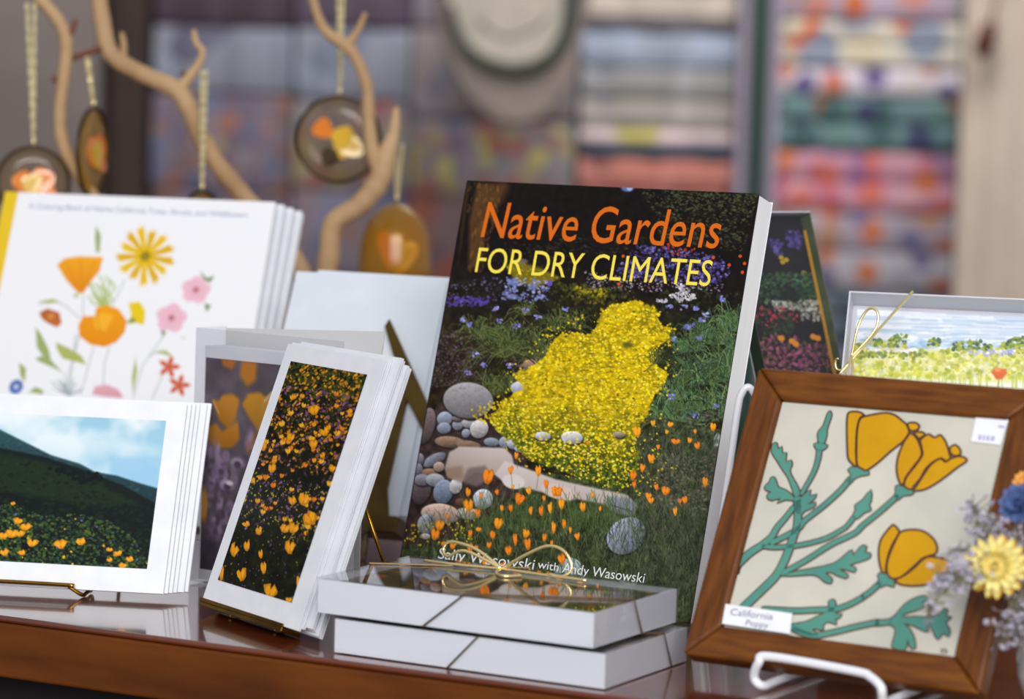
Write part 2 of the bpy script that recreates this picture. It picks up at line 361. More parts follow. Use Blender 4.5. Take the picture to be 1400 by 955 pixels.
for (lx, ly) in ((-1.09, 0.03), (0.93, 0.03), (-1.09, 0.87), (0.93, 0.87)):
    MB().box(lx, ly, 0.0, lx + 0.06, ly + 0.05, TZ - 0.039).build('leg', M_dark, table, bevel=0.004)

# ------------------------------------------------------------------ shop shelves and textiles far behind
def bx(px): return at(px, 200, BY)[0]
def bz(py, px=900): return at(px, py, BY)[2]
SH = bz(560)
unit = thing('shelf_unit', 'tall open shelf unit with dark posts holding folded textiles', 'shelf', (0.0, BY, 0.0))
M_post = mat('dark_brown_post', (58, 38, 30), 0.6, noise=9, c2=(46, 30, 26)); M_green = mat('dark_green_post', (10, 52, 44), 0.5)
M_shelf = mat('shelf_board', (70, 58, 60), 0.6, noise=6, c2=(58, 48, 50))
for (p0, p1, mm, d) in ((152, 200, M_post, 0.05), (1020, 1046, M_green, 0.03)):
    MB().box(bx(p0), -0.03, 0, bx(p1), -0.03 + d, 2.1).build('post', mm, unit, bevel=0.004)
for p0 in (152, 1020): MB().box(bx(p0), 0.42, 0, bx(p0) + 0.04, 0.46, 2.1).build('post', M_post, unit, bevel=0.004)
for zz in (0.25, SH - 0.025, 1.55): MB().box(bx(140), 0.021, zz, bx(1330), 0.46, zz + 0.025).build('shelf_board', M_shelf, unit)
for p0, p1 in ((1005, 1018), (1048, 1061)): MB().box(bx(p0), -0.02, SH, bx(p1), 0.0, 2.1).build('side_strip', mat('lavender_strip', (150, 142, 160), 0.7), unit)
MB().box(bx(140), 0.462, 0.2, bx(1330), 0.475, 2.1).build('back_panel', mat('shelf_backing', (92, 82, 92), 0.8), unit)
def quilt(px0, px1, z0, z1, m, label, layers=3, depth=0.3, Y=BY + 0.05, group='folded textiles on the shelves'):
    X0, X1 = bx(px0), bx(px1); h = z1 - z0; t = h / layers; prof = []
    layers = 1 if layers < 3 else 2
    t = h / layers
    for k in range(layers):                       # each fold is a rounded lip at the front
        for a in range(7):
            an = -math.pi / 2 + math.pi * a / 6; prof.append((-math.cos(an) * min(t * 0.5, 0.016) + 0.003 * (k % 2), t * (k + 0.5) + math.sin(an) * t * 0.49))
    prof += [(depth, h), (depth, 0)]
    mb = MB(); n = len(prof); segs = 9
    for i in range(segs):
        x = (X1 - X0) * i / (segs - 1); e = 0.006 * math.sin(i * 2.1 + h * 90)
        mb.v += [(x, p[0] + e, p[1]) for p in prof]
    for i in range(segs - 1):
        for k in range(n): mb.f.append((i * n + k, (i + 1) * n + k, (i + 1) * n + (k + 1) % n, i * n + (k + 1) % n))
    mb.f += [tuple(range(n)), tuple(range((segs - 1) * n, segs * n))[::-1]]
    o = mb.build('folded_textile', m, None, smooth=False, mw=Matrix.Translation((X0, Y, z0)))
    return tag(o, label, 'textile', group)
PINKS = [(200, 110, 100), (186, 104, 124), (204, 124, 84), (150, 108, 148), (200, 156, 164)]
def stack(px0, px1, rows, Y=BY + 0.05):
    z = SH
    for (ytop, m, label, lay) in rows:            # rows from the shelf upwards
        z1 = bz(ytop, (px0 + px1) / 2); quilt(px0, px1, z + 0.0005, z1, m, label, lay, Y=Y); z = z1
fm = fabric_mat
stack(1064, 1312, [
    (470, fm('f_navy', (60, 66, 92), [(96, 100, 130), (70, 92, 100)], 22), 'dark blue folded textile at the foot of the floral pile', 3),
    (400, fm('f_slate', (96, 102, 116), [(70, 84, 96), (130, 128, 134), (90, 100, 92)], 20), 'slate grey folded textile low in the floral pile', 3),
    (345, fm('f_grey_orange', (142, 140, 150), [(178, 104, 66), (106, 102, 134), (150, 150, 160), (120, 130, 130)], 30, 0.52), 'grey folded textile with orange flowers below the red one', 2),
    (292, fm('f_grey_orange2', (136, 128, 140), [(186, 112, 76), (168, 128, 104), (110, 108, 146), (168, 160, 166)], 29, 0.52), 'mauve grey folded textile with orange blooms under the pink pile', 2),
    (208, fm('f_red', (166, 122, 140), PINKS + [(190, 92, 76), (150, 116, 142)], 30, 0.6), 'pink and red flowered folded textile in the floral pile', 3),
    (132, fm('f_teal', (84, 112, 116), [(66, 98, 98), (100, 134, 130), (60, 66, 100), (120, 84, 60)], 28, 0.6), 'teal green folded textile in the middle of the floral pile', 3),
    (92, fm('f_white_violet', (180, 176, 186), [(110, 100, 150), (206, 130, 110), (206, 200, 200), (196, 118, 76)], 30, 0.52), 'white folded textile with violet and orange flowers', 2),
    (28, fm('f_cream', (176, 172, 160), [(140, 150, 170), (206, 196, 172), (204, 108, 64), (150, 156, 172)], 20, 0.6), 'cream and blue folded textile high in the floral pile', 3),
    (-60, fm('f_pinkgrey', (146, 130, 146), [(190, 130, 120), (196, 104, 60), (120, 130, 130), (170, 130, 160)], 22, 0.45), 'pinkish grey flowered folded textile topping the pile', 3)])
stack(792, 1004, [
    (430, fm('g_brown', (92, 70, 74), [(110, 86, 84)], 14), 'brown folded textile at the foot of the grey pile', 3),
    (330, fm('g_plum', (104, 76, 92), [(120, 90, 100)], 14), 'plum folded textile low in the grey pile', 3),
    (262, fm('g_rust', (140, 92, 84), [(160, 100, 90)], 14), 'rust brown folded textile under the salmon one', 2),
    (218, fm('g_salmon', (172, 112, 104), [(186, 120, 108), (150, 100, 96)], 14), 'salmon red folded textile in the grey pile', 1),
    (200, fm('g_teal', (48, 66, 84), [(60, 80, 96)], 16), 'dark teal thin folded textile in the grey pile', 1),
    (178, fm('g_pinkwhite', (198, 180, 184), [(206, 196, 120), (200, 186, 190), (190, 176, 184), (196, 184, 190)], 13, 0.5), 'pale pink folded textile with a yellow patch', 1),
    (136, fm('g_grey1', (150, 146, 144), [(160, 156, 150), (140, 140, 146)], 12), 'warm grey folded textile in the grey pile', 2),
    (92, fm('g_grey2', (136, 138, 142), [(146, 146, 148), (128, 132, 142)], 12), 'cool grey folded textile in the grey pile', 2),
    (44, fm('g_blue', (140, 152, 172), [(150, 160, 176), (168, 156, 120)], 9, 0.4), 'light blue folded textile near the top of the grey pile', 2),
    (30, fm('g_dark', (84, 82, 96), [(92, 90, 104)], 12), 'thin charcoal folded textile near the top of the grey pile', 1),
    (-50, fm('g_beige', (176, 166, 156), [(186, 176, 166)], 9), 'beige folded textile topping the grey pile', 3)])
MOT = [(160, 112, 98), (104, 110, 138), (160, 148, 112), (114, 102, 124), (142, 138, 144), (164, 96, 92), (122, 132, 134), (150, 120, 120)]
stack(560, 786, [
    (400, fm('c_plum', (96, 80, 96), [(120, 92, 100), (84, 84, 104)], 16), 'dull plum folded textile at the foot of the middle pile', 3),
    (272, fm('c_brown', (112, 92, 94), [(150, 90, 76), (100, 92, 108), (126, 108, 112)], 20, .6), 'brown folded textile low in the middle pile', 2),
    (165, fm('c_mix', (124, 112, 118), MOT + [(196, 184, 104)], 38, 0.6), 'many coloured speckled textile below the hanging pouch bag', 1),
    (40, fm('c_taupe', (128, 122, 128), [(138, 130, 132), (120, 118, 130)], 12), 'taupe folded textile behind the hanging pouch bag', 1),
    (-50, fm('c_grey', (120, 116, 126), [(136, 130, 138)], 10), 'thick grey folded textile topping the middle pile', 2)])
stack(400, 556, [
    (380, fm('d_slate', (96, 92, 106), [(110, 100, 110)], 15), 'slate folded textile at the foot of the pile beside the middle pile', 3),
    (262, fm('d_blue', (108, 108, 128), [(130, 116, 124), (96, 106, 134), (140, 104, 96)], 22, .6), 'dusty blue folded textile behind the amber bell', 2),
    (138, fm('d_red', (118, 108, 114), MOT, 38, 0.6), 'many coloured speckled textile behind the driftwood fork', 1),
    (38, fm('d_greyblue', (132, 138, 156), [(142, 146, 162), (120, 128, 148)], 10), 'pale blue grey folded textile behind the driftwood fork', 1),
    (-50, fm('d_dark', (82, 72, 88), [(94, 82, 96)], 11), 'dark mauve folded textile above the pale blue grey one', 2)])
stack(206, 394, [
    (370, fm('e_brown', (82, 68, 70), [(96, 78, 80)], 15), 'dark brown folded textile at the foot of the pile beside the brown post', 3),
    (262, fm('e_mauve', (98, 88, 102), [(122, 98, 96), (86, 88, 112)], 20, .6), 'mauve folded textile beside the brown post', 2),
    (128, fm('e_mix', (108, 98, 108), MOT[:5] + [(130, 104, 104)], 38, 0.6), 'muted speckled textile beside the brown post', 1),
    (36, fm('e_pale', (128, 134, 152), [(138, 142, 158), (104, 104, 124)], 9), 'pale blue folded textile beside the brown post', 1),
    (-50, fm('e_dark', (66, 54, 66), [(78, 64, 74)], 11), 'dark plum folded textile topping the pile beside the brown post', 2)])
# hanging pouch bag
HB = BY - 0.30; hb0 = at(697, 165, HB); bag = thing('pouch_bag', 'taupe pouch bag with dark green trimmed flap hanging before the textiles', 'bag', Matrix.Translation(hb0) @ Matrix.Rotation(math.radians(90), 4, 'X'))
M_bag = mat('bag_taupe', (142, 130, 122), 0.9, noise=12, c2=(126, 116, 112)); M_flap = mat('bag_flap', (186, 178, 166), 0.9, noise=14, c2=(166, 160, 150)); M_trim = mat('bag_trim', (52, 62, 54), 0.8)
def hp_(pts): return [((lambda P: (P[0], P[2]))(at(x, y, HB) - hb0)) for x, y in pts]
def hq(pts, k=5): return [tuple(p) for p in spline(hp_(pts), k, True)]
MB().prism(hq([(594, -90), (598, 20), (612, 84), (642, 140), (692, 172), (742, 162), (778, 120), (794, 60), (800, -90)]), -0.05, 0.0).build('pouch', M_bag, bag, bevel=0.018)
fl = hq([(612, -90), (615, 20), (638, 70), (694, 98), (746, 86), (774, 44), (786, -90)])
MB().prism(fl, 0.0005, 0.014).build('flap', M_flap, bag, bevel=0.005)
MB().tube([(p[0], p[1], 0.013) for p in spline(hp_([(616, 8), (638, 66), (694, 94), (748, 82), (776, 40), (784, -30)]), 6)], [0.006, .007, .007, .008, .008, .009, .009, .01, .01, .01, .011, .011, .011, .011, .012, .012, .012, .013, .013, .013, .013, .014, .014, .014, .014, .015, .015, .015, .015, .015, .015], 8).build('trim', M_trim, bag, smooth=True)
MB().tube([(p[0], p[1], 0.012) for p in spline(hp_([(655, 30), (690, 52), (730, 40), (750, 20)]), 6)], 0.004, 8).build('trim', M_trim, bag, smooth=True)
for xx in (-0.1, 0.1): MB().tube([(xx, 0.37, -0.025), (xx * .6, 0.95, 0.16)], 0.008, 8).build('strap', M_trim, bag, smooth=True)
# pale drape at the side with a wooden toggle
dr = MB(); zt, zb = bz(-120), 0.3; X0, X1 = at(1313, 200, BY - 0.3)[0], at(1520, 200, BY - 0.3)[0]; n = 60
for side in (0, 0.012):
    for i in range(n):
        x = X0 + (X1 - X0) * i / (n - 1); y = BY - 0.3 + 0.010 * math.sin(i * 0.31) + 0.008 * math.sin(i * 0.13 + 1) + side
        dr.v += [(x, y, zb), (x, y, zt)]
for i in range(n - 1):
    dr.f.append((2 * i, 2 * i + 2, 2 * i + 3, 2 * i + 1)); dr.f.append((2 * n + 2 * i, 2 * n + 2 * i + 1, 2 * n + 2 * i + 3, 2 * n + 2 * i + 2))
drape = tag(dr.build('drape', mat('drape_cotton', (196, 182, 168), 0.9, noise=8, c2=(186, 172, 160)), None, smooth=True), 'pale beige cotton drape hanging beside the floral textile pile', 'drape')
tg = at(1348, 54, BY - 0.345); mb = MB().lathe([(0.0005, -0.038), (0.012, -0.033), (0.019, -0.012), (0.019, 0.012), (0.012, 0.033), (0.0005, 0.038)], 16)
tag(mb.build('wooden_toggle', mat('toggle_wood', (92, 46, 24), 0.5, noise=30, c2=(70, 34, 18)), None, smooth=True, mw=Matrix.Translation(tg) @ Matrix.Rotation(math.radians(14), 4, 'Y') ), 'brown wooden toggle hanging on the pale drape', 'toggle')
tgo = bpy.data.objects['wooden_toggle']; MB().tube([(0, 0, 0.036), (-0.01, -0.005, 0.30)], 0.003, 6).build('cord', M_drift_d, tgo)
# pale partition at the other side
pp = MB().box(bx(-260), BY - 0.15, 0.0, bx(146), BY - 0.1, 2.2).build('partition', mat('partition_paint', (140, 130, 126), 0.85, noise=3, c2=(120, 110, 108)))
struct(pp); pp.name = 'wall_partition'

# ------------------------------------------------------------------ printed art
# ---- the big garden book
BK = Frame(-0.0709, 1.8870, 30.3, 16.0, 0.0062); BW, BH, BT = 0.2148, 0.2741, 0.0215
def paint_book():
    c = Canvas(BK, 0, 0, BW, BH, 0.00050, 0.0, 11); c.tone = 1.1; H, W = c.H, c.W
    yy = np.linspace(0, 1, H)[:, None]; n1 = fbm(H, W, 26, 3); n2 = fbm(H, W, 7, 9); n3 = vnoise(H, W, 2.2, 5)
    c.a[:] = np.array([24, 18, 15]); g = np.clip((yy - .18) / .2, 0, 1)
    c.a += (np.array([34, 34, 12]) * (g * n1 * 1.2)[..., None]); c.a *= (0.55 + 0.9 * n2)[..., None]
    # trunk, dim lawn, sky gap, dark trees
    c.poly([(652, 250), (694, 251), (668, 300), (655, 365), (640, 368), (642, 300)], (112, 78, 38), 0.75, blur=3)
    c.poly([(676, 251), (700, 251), (690, 275), (672, 290)], (92, 60, 30), .5, blur=3)
    c.poly([(636, 250), (643, 248), (632, 330), (625, 370)], (64, 44, 26), .8, blur=1)
    c.speckle([(640, 250), (690, 250), (660, 370), (640, 370)], [(130, 92, 44), (70, 48, 26)], 120, .8, 2.2, 2.5, .4)
    c.speckle([(870, 256), (1038, 264), (1015, 345), (905, 330), (895, 290)], [(66, 74, 44), (84, 92, 56), (48, 52, 34), (96, 100, 70), (40, 30, 22)], 900, .8, 2.6, .6, .65)
    c.speckle([(905, 255), (1036, 264), (1030, 290), (930, 285)], [(92, 100, 66), (74, 84, 50)], 250, .7, 2, .6, .7)
    c.ell(858, 256, 9, 6, (96, 120, 170), 0, 3); c.ell(861, 257, 4, 4, (150, 180, 220), 0, 2)
    c.speckle([(760, 318), (900, 325), (890, 350), (745, 345)], [(60, 66, 44), (80, 84, 60), (46, 40, 34)], 160, 1, 3.5, .4, .5)
    c.speckle([(690, 330), (800, 335), (790, 372), (640, 372)], [(50, 42, 30), (70, 56, 34), (40, 44, 26)], 220, 1, 3, .6, .6)
    c.poly([(690, 362), (712, 358), (740, 366), (768, 380), (735, 392), (705, 385)], (142, 126, 26), .85, blur=2)
    c.speckle([(690, 362), (712, 358), (765, 380), (735, 394), (705, 388)], [(176, 158, 30), (110, 100, 26)], 120, .8, 2, .6, .8)
    c.ell(712, 357, 10, 4, (140, 130, 130), 0, 2, .7)
    # flower borders
    c.speckle([(868, 335), (920, 338), (985, 350), (1000, 372), (985, 388), (880, 382), (840, 372)], [(92, 80, 168), (112, 100, 186), (70, 62, 130), (128, 120, 190), (60, 50, 90)], 620, .9, 2.4, .8, .85)
    c.speckle([(800, 372), (990, 388), (985, 402), (800, 396)], [(176, 164, 190), (140, 124, 160), (196, 186, 200), (110, 90, 110)], 260, .7, 1.8, .8, .8)
    c.speckle([(905, 330), (955, 340), (945, 352), (905, 345)], [(196, 72, 34), (170, 60, 40)], 26, .8, 2, 1, .9)
    for (x, y) in ((1012, 350), (1018, 360), (997, 362), (852, 350), (846, 388), (1015, 372), (975, 352)): c.ell(x, y, 2.2, 2.2, (212, 88, 34))
    c.speckle([(618, 380), (690, 378), (680, 420), (606, 420)], [(84, 72, 110), (130, 120, 150), (60, 50, 80), (44, 48, 28)], 150, .8, 2.2, .8, .7)
    c.speckle([(604, 405), (672, 405), (664, 418), (604, 418)], [(84, 66, 150), (104, 84, 176), (70, 54, 126)], 110, 1, 2.8, .7, .9)
    c.speckle([(690, 378), (756, 384), (748, 416), (684, 410)], [(128, 134, 190), (150, 160, 214), (110, 112, 170), (170, 170, 200)], 150, .9, 2.6, .7, .9)
    c.ell(702, 386, 9, 5, (132, 146, 206), .2, 3, .8); c.ell(728, 392, 8, 4, (130, 140, 200), .2, 3, .7); c.ell(700, 405, 9, 4, (142, 152, 208), 0, 3, .8); c.ell(752, 387, 4, 4, (104, 90, 176))
    c.speckle([(756, 386), (870, 394), (860, 440), (750, 430)], [(54, 60, 28), (80, 84, 30), (36, 34, 20), (100, 96, 34)], 380, 1, 2.6, 1.4, .7)
    c.speckle([(786, 392), (830, 396), (826, 416), (780, 412)], [(186, 168, 24), (150, 140, 26), (120, 116, 28)], 150, .8, 2.2, 1, .85)
    c.speckle([(900, 392), (1015, 400), (1005, 440), (905, 430)], [(36, 40, 24), (60, 70, 36), (28, 24, 18)], 260, 1, 2.5, 1.2, .7)
    for (x, y, r) in ((935, 400, 8), (922, 404, 6), (944, 406, 7), (930, 410, 5), (908, 411, 4), (901, 410, 3), (930, 392, 6)):
        c.speckle([(x - r, y - r * .6), (x + r, y - r * .6), (x + r, y + r * .6), (x - r, y + r * .6)], [(216, 212, 216), (190, 186, 196), (170, 166, 180)], int(r * 5), .7, 1.6)
    # left bed: dark gravel, iris clumps
    c.speckle([(600, 450), (660, 455), (665, 520), (585, 530)], [(98, 84, 92), (120, 104, 112), (70, 58, 62), (84, 66, 60), (54, 44, 44)], 1100, .7, 1.9, .6, .8)
    c.speckle([(690, 490), (745, 488), (748, 515), (700, 520)], [(120, 106, 112), (150, 130, 120), (84, 70, 70)], 90, 1, 3.6, .6, .9)
    c.ell(727, 500, 13, 9, (150, 122, 106), .2, 1.5, .9, .4)
    for (x0, y0, x1, y1) in ((640, 425, 765, 488), (645, 490, 705, 545), (700, 410, 800, 470), (745, 400, 830, 450)):
        c.speckle([(x0, y0), (x1, y0), (x1, y1), (x0, y1)], [(36, 34, 18), (26, 22, 14), (50, 50, 24)], 130, 2, 5, .8, .55, 2)
    LG = [(78, 92, 42), (104, 114, 58), (54, 64, 32), (120, 120, 72), (36, 34, 20), (84, 102, 66)]
    for (x, y, n_, L) in ((668, 470, 90, 48), (700, 488, 150, 58), (735, 486, 120, 52), (672, 540, 90, 42), (695, 535, 60, 34), (760, 452, 80, 38), (790, 448, 60, 30), (650, 455, 50, 30), (720, 430, 60, 26)): c.clump(x, y, n_, L, LG)
    for (x, y) in ((632, 437), (643, 443), (684, 439), (706, 446), (735, 434), (720, 424), (678, 422), (663, 499), (696, 500), (640, 509), (773, 423), (650, 484)):
        c.speckle([(x - 5, y - 3), (x + 5, y - 3), (x + 4, y + 3), (x - 4, y + 3)], [(140, 138, 206), (164, 164, 220), (120, 110, 190)], 9, .8, 2.2, .8)
    # right bed: long green blades
    c.speckle([(905, 430), (1010, 430), (985, 620), (890, 600), (905, 520)], [(38, 50, 30), (50, 66, 36), (30, 32, 22), (44, 40, 30)], 800, 1.5, 4.5, .9, .6, 2)
    RG = [(86, 116, 70), (66, 96, 58), (108, 134, 86), (76, 106, 88), (40, 52, 36), (96, 112, 64)]
    for (x, y, n_, L) in ((985, 470, 90, 55), (960, 470, 60, 45), (1000, 450, 60, 45), (940, 480, 60, 40), (990, 520, 110, 60), (950, 525, 90, 55), (1000, 500, 60, 50), (925, 545, 90, 52), (960, 575, 120, 62), (985, 570, 80, 55), (915, 580, 80, 48), (930, 600, 80, 42), (905, 570, 60, 44)): c.clump(x, y, n_, L, RG, 1.15)
    c.ell(905, 490, 16, 18, (34, 38, 22), 0, 8, .6)
    c.speckle([(930, 565), (985, 560), (975, 605), (935, 605)], [(64, 48, 44), (90, 76, 76), (40, 30, 28), (120, 108, 110)], 150, .8, 2.4, .6, .7)
    for (x, y) in ((915, 418), (935, 420), (950, 421), (965, 430), (938, 447), (945, 445), (893, 467), (919, 463), (956, 461), (960, 438), (990, 408), (918, 542), (978, 555), (893, 464), (951, 568)):
        c.speckle([(x - 5, y - 3), (x + 5, y - 3), (x + 4, y + 3), (x - 4, y + 3)], [(132, 136, 200), (160, 164, 216), (112, 112, 180)], 9, .8, 2.2, .8)
    # lower meadow ground
    low = [(545, 700), (600, 690), (640, 650), (700, 640), (780, 650), (870, 600), (900, 570), (1000, 590), (945, 850), (530, 850)]
    m, b = c.mask(low); gm = np.clip(m, 0, 1)[..., None]; gc = np.array([70, 78, 52]) * (0.45 + .9 * n2)[..., None] * (0.75 + .6 * n3)[..., None]
    c.a = c.a * (1 - gm) + gc * gm
    # stream of stones
    bed = [(600, 550), (640, 540), (690, 560), (720, 600), (720, 650), (690, 690), (640, 720), (600, 740), (556, 745), (540, 700), (570, 600)]
    m, b = c.mask(bed); gm = m[..., None]; c.a = c.a * (1 - gm) + (np.array([70, 56, 54]) * (0.5 + .9 * n2)[..., None]) * gm
    def rock(x, y, rx, ry, cc, ang=0, sh=.35):
        c.ell(x + .8, y + 2, rx * 1.04, ry * 1.02, (38, 30, 30), ang, 1.5, .8); c.ell(x, y, rx, ry, cc, ang, 1.0, 1, sh)
        k = int(rx * ry * .25)
        for _ in range(k):
            t = c.rnd.uniform(0, 6.28); q = c.rnd.random() ** .5 * .85; j = c.rnd.choice((.82, 1.12, .92, 1.06))
            c.ell(x + rx * q * math.cos(t), y + ry * q * math.sin(t), c.rnd.uniform(.8, 2.6), c.rnd.uniform(.6, 1.6), [min(255, v * j) for v in cc], c.rnd.uniform(-.5, .5), 1, .35)
    G, Bq, T, Pk = (134, 132, 138), (142, 148, 166), (158, 136, 116), (190, 172, 164)
    for r in ((582, 582, 13, 26, (112, 96, 100), .1), (608, 572, 11, 10, Bq), (607, 585, 10, 8, (138, 144, 160)), (626, 580, 8, 8, (140, 146, 158)), (640, 578, 9, 7, (168, 166, 170)),
              (655, 586, 13, 13, (184, 180, 180)), (637, 592, 6, 6, Bq), (642, 570, 8, 3.5, G), (624, 572, 7, 3.5, (120, 110, 110)), (615, 604, 22, 8, (140, 116, 100)), (640, 608, 18, 6, (132, 108, 92)),
              (672, 604, 11, 6, (128, 138, 150)), (690, 604, 8, 8, Bq), (703, 607, 10, 7, (160, 168, 182)), (711, 613, 8, 5, (170, 174, 186)), (594, 628, 17, 8, (130, 132, 146), -.5), (573, 628, 7, 9, (128, 126, 140)),
              (571, 642, 7, 9, (124, 126, 140)), (588, 646, 12, 6, (150, 120, 98)), (600, 638, 8, 7, (170, 150, 140)), (576, 668, 14, 22, (104, 92, 98)), (577, 656, 12, 8, (136, 134, 148)),
              (595, 656, 14, 9, (156, 160, 168)), (606, 672, 14, 17, (128, 140, 160)), (623, 664, 9, 11, (186, 188, 192)), (602, 702, 28, 14, (186, 164, 152)), (640, 702, 18, 8, (190, 176, 170)),
              (583, 716, 13, 14, (146, 152, 164)), (582, 733, 8, 4, (180, 172, 164)), (660, 682, 14, 14, (172, 178, 192)), (629, 686, 7, 5, (110, 76, 60))): rock(*r)
    rock(640, 547, 36, 25, (142, 140, 144), .05, .28); rock(717, 532, 20, 11, (168, 172, 190), .1)
    c.poly([(608, 640), (614, 618), (628, 610), (690, 612), (700, 622), (704, 640), (690, 650), (650, 645), (630, 660), (612, 652)], (204, 194, 190), 1, (160, 142, 132), 1)
    c.poly([(640, 640), (664, 636), (670, 655), (650, 665), (632, 658)], (122, 110, 110), .9, blur=2)
    c.poly([(608, 640), (632, 636), (634, 654), (614, 654)], (150, 124, 104), .7, blur=2)
    c.poly([(690, 630), (720, 640), (760, 655), (800, 664), (858, 676), (868, 692), (830, 690), (780, 680), (740, 672), (690, 660), (676, 648)], (212, 202, 200), 1, (184, 170, 166), 1)
    c.ell(764, 672, 26, 10, (210, 192, 186), .15, 2); c.ell(702, 658, 16, 10, (214, 206, 204), .1, 2)
    c.poly([(830, 678), (862, 680), (872, 692), (864, 706), (838, 700), (828, 690)], (150, 154, 168), 1, (120, 124, 140), 1); c.line([(836, 690), (864, 699)], 1.5, (80, 80, 92))
    rock(856, 732, 26, 24, (140, 146, 168), -.5, .3); rock(776, 790, 20, 28, (150, 164, 170), .2, .2); rock(782, 598, 14, 9, (190, 192, 200)); rock(740, 595, 10, 6, (176, 178, 190)); rock(846, 594, 8, 4, (150, 140, 130))
    c.ell(980, 602, 4, 10, (176, 176, 190))
    # grasses over the stones
    c.blades(570, 700, 950, 848, [(86, 102, 62), (62, 78, 44), (108, 120, 84), (44, 54, 34), (124, 130, 104), (76, 94, 68), (36, 40, 28)], 2200, 8, 26, .8, .6, .65, lambda x, y: y > 715 - .06 * (x - 560) and x < 948 + (820 - y) * .16)
    c.blades(630, 690, 860, 730, [(84, 108, 60), (64, 92, 48), (104, 120, 74)], 380, 10, 36, .8, .4, .6)
    c.speckle([(880, 600), (985, 600), (960, 800), (870, 800)], [(52, 60, 42), (40, 46, 32), (96, 92, 80), (70, 70, 60)], 500, 1.5, 4.5, .8, .5, 2)
    c.blades(860, 600, 990, 800, [(76, 92, 62), (56, 70, 46), (110, 112, 92), (92, 100, 78), (40, 48, 34)], 1300, 8, 26, .8, .7, .6, lambda x, y: x < 990 - (y - 560) * .155)
    c.speckle([(900, 620), (985, 620), (970, 700), (890, 690)], [(136, 122, 104), (150, 140, 124), (110, 96, 84), (120, 116, 110)], 420, .8, 2, .8, .5)
    # the carpet of yellow flowers
    yel = [(835, 416), (870, 411), (903, 424), (900, 444), (926, 450), (908, 468), (890, 480), (899, 500), (914, 512), (904, 530), (890, 546), (884, 570), (868, 592), (874, 640), (856, 668),
           (800, 658), (760, 640), (722, 630), (702, 604), (682, 592), (667, 572), (690, 546), (722, 530), (700, 514), (744, 492), (752, 470), (772, 452), (800, 457), (822, 445), (816, 430)]
    m, b = c.mask(yel); gm = np.clip((bl(bl(m, 5), 4) + (n2 - .5) * .9 - .38) * 5, 0, 1)[..., None]; v = np.clip((yy - .50) / .22, 0, 1)
    ga = np.array([196, 170, 6]) * (.7 + .55 * n2)[..., None]; gb = np.array([84, 98, 36]) * (.5 + .9 * n3)[..., None]; t = np.clip(v * 1.3 + (n1 - .5) * .9, 0, 1)[..., None]
    c.a = c.a * (1 - gm) + (ga * (1 - t) + gb * t) * gm
    c.speckle(yel, [(90, 96, 26), (120, 116, 20), (70, 80, 30)], 420, .8, 2.4, .7, .7)
    c.speckle(yel, [(238, 208, 8), (250, 224, 30), (226, 190, 4), (244, 222, 80)], 2600, .8, 2.1, .75, .95, .8, lambda x, y: 1 - .72 * max(0, min(1, (y - 520) / 110)))
    for _ in range(260):
        x = c.rnd.uniform(690, 915); y = c.rnd.uniform(440, 640)
        if c.mask_at(yel, x, y): L = c.rnd.uniform(4, 13); c.line([(x, y), (x + L, y + c.rnd.uniform(-2, 2))], c.rnd.uniform(1, 2.2), c.rnd.choice(((150, 128, 8), (120, 112, 22), (96, 98, 30))), .55)
    c.speckle(yel, [(248, 232, 120), (250, 240, 160), (236, 226, 140)], 260, .7, 1.5, .7, .9, .8, lambda x, y: .25 + .75 * max(0, min(1, (y - 500) / 60)))
    for r in ((782, 598, 15, 9, (190, 192, 200)), (742, 596, 11, 6, (178, 180, 192)), (846, 594, 8, 4, (150, 140, 130))): rock(*r)
    c.speckle([(700, 600), (870, 600), (860, 640), (720, 620)], [(240, 214, 30), (236, 216, 90)], 160, .9, 2.1, .8)
    edge = [(770, 430), (930, 430), (925, 520), (900, 600), (930, 640), (870, 680), (720, 640), (655, 580), (690, 500)]
    c.speckle(edge, [(236, 208, 20), (226, 200, 40)], 620, .8, 1.9, .8, .9)
    c.speckle([(640, 560), (690, 545), (690, 580), (650, 575)], [(220, 190, 20), (190, 170, 30)], 60, .8, 2)
    c.ell(858, 471, 8, 4, (84, 84, 30), 0, 3, .8); c.clump(903, 496, 50, 26, [(60, 70, 34), (36, 40, 22), (84, 92, 50)])
    c.speckle([(555, 715), (660, 710), (640, 745), (550, 745)], [(214, 196, 30), (190, 180, 40)], 90, .7, 1.6)
    # poppies
    def poppy(x, y, rx, ry, hot=None):
        q = hot if hot is not None else c.rnd.random(); cc = np.array([234, 128, 36]) * (1 - q) + np.array([246, 168, 40]) * q; rx *= .92; ry *= .92
        c.line([(x, y + ry * .5), (x + c.rnd.uniform(-3, 3), y + ry + c.rnd.uniform(10, 22))], .8, (92, 112, 62), .8)
        ta = c.rnd.uniform(-.35, .35); ca, sa = math.cos(ta), math.sin(ta); rr = lambda u, v: (x + (u * ca - v * sa) * rx, y + (u * sa + v * ca) * ry); j = lambda: c.rnd.uniform(-.18, .18)
        c.poly([rr(-.35, 1), rr(-.9 + j(), .2), rr(-1 + j(), -.6 + j()), rr(-.4, -.95 + j()), rr(0, -.6 + j()), rr(.45, -1 + j()), rr(1 + j(), -.5 + j()), rr(.8 + j(), .4), rr(.3, 1)], cc * .84)
        c.poly([rr(-.3, .8), rr(-.8, .1), rr(-.8 + j(), -.6), rr(-.3, -.8), rr(.1, -.1)], np.minimum(cc * 1.04, 255)); c.poly([rr(.1, .7), rr(.1, -.3), rr(.45, -.85), rr(.8, -.4), rr(.6, .3)], np.minimum(cc * 1.1, 255), .8)
    s = 5.304
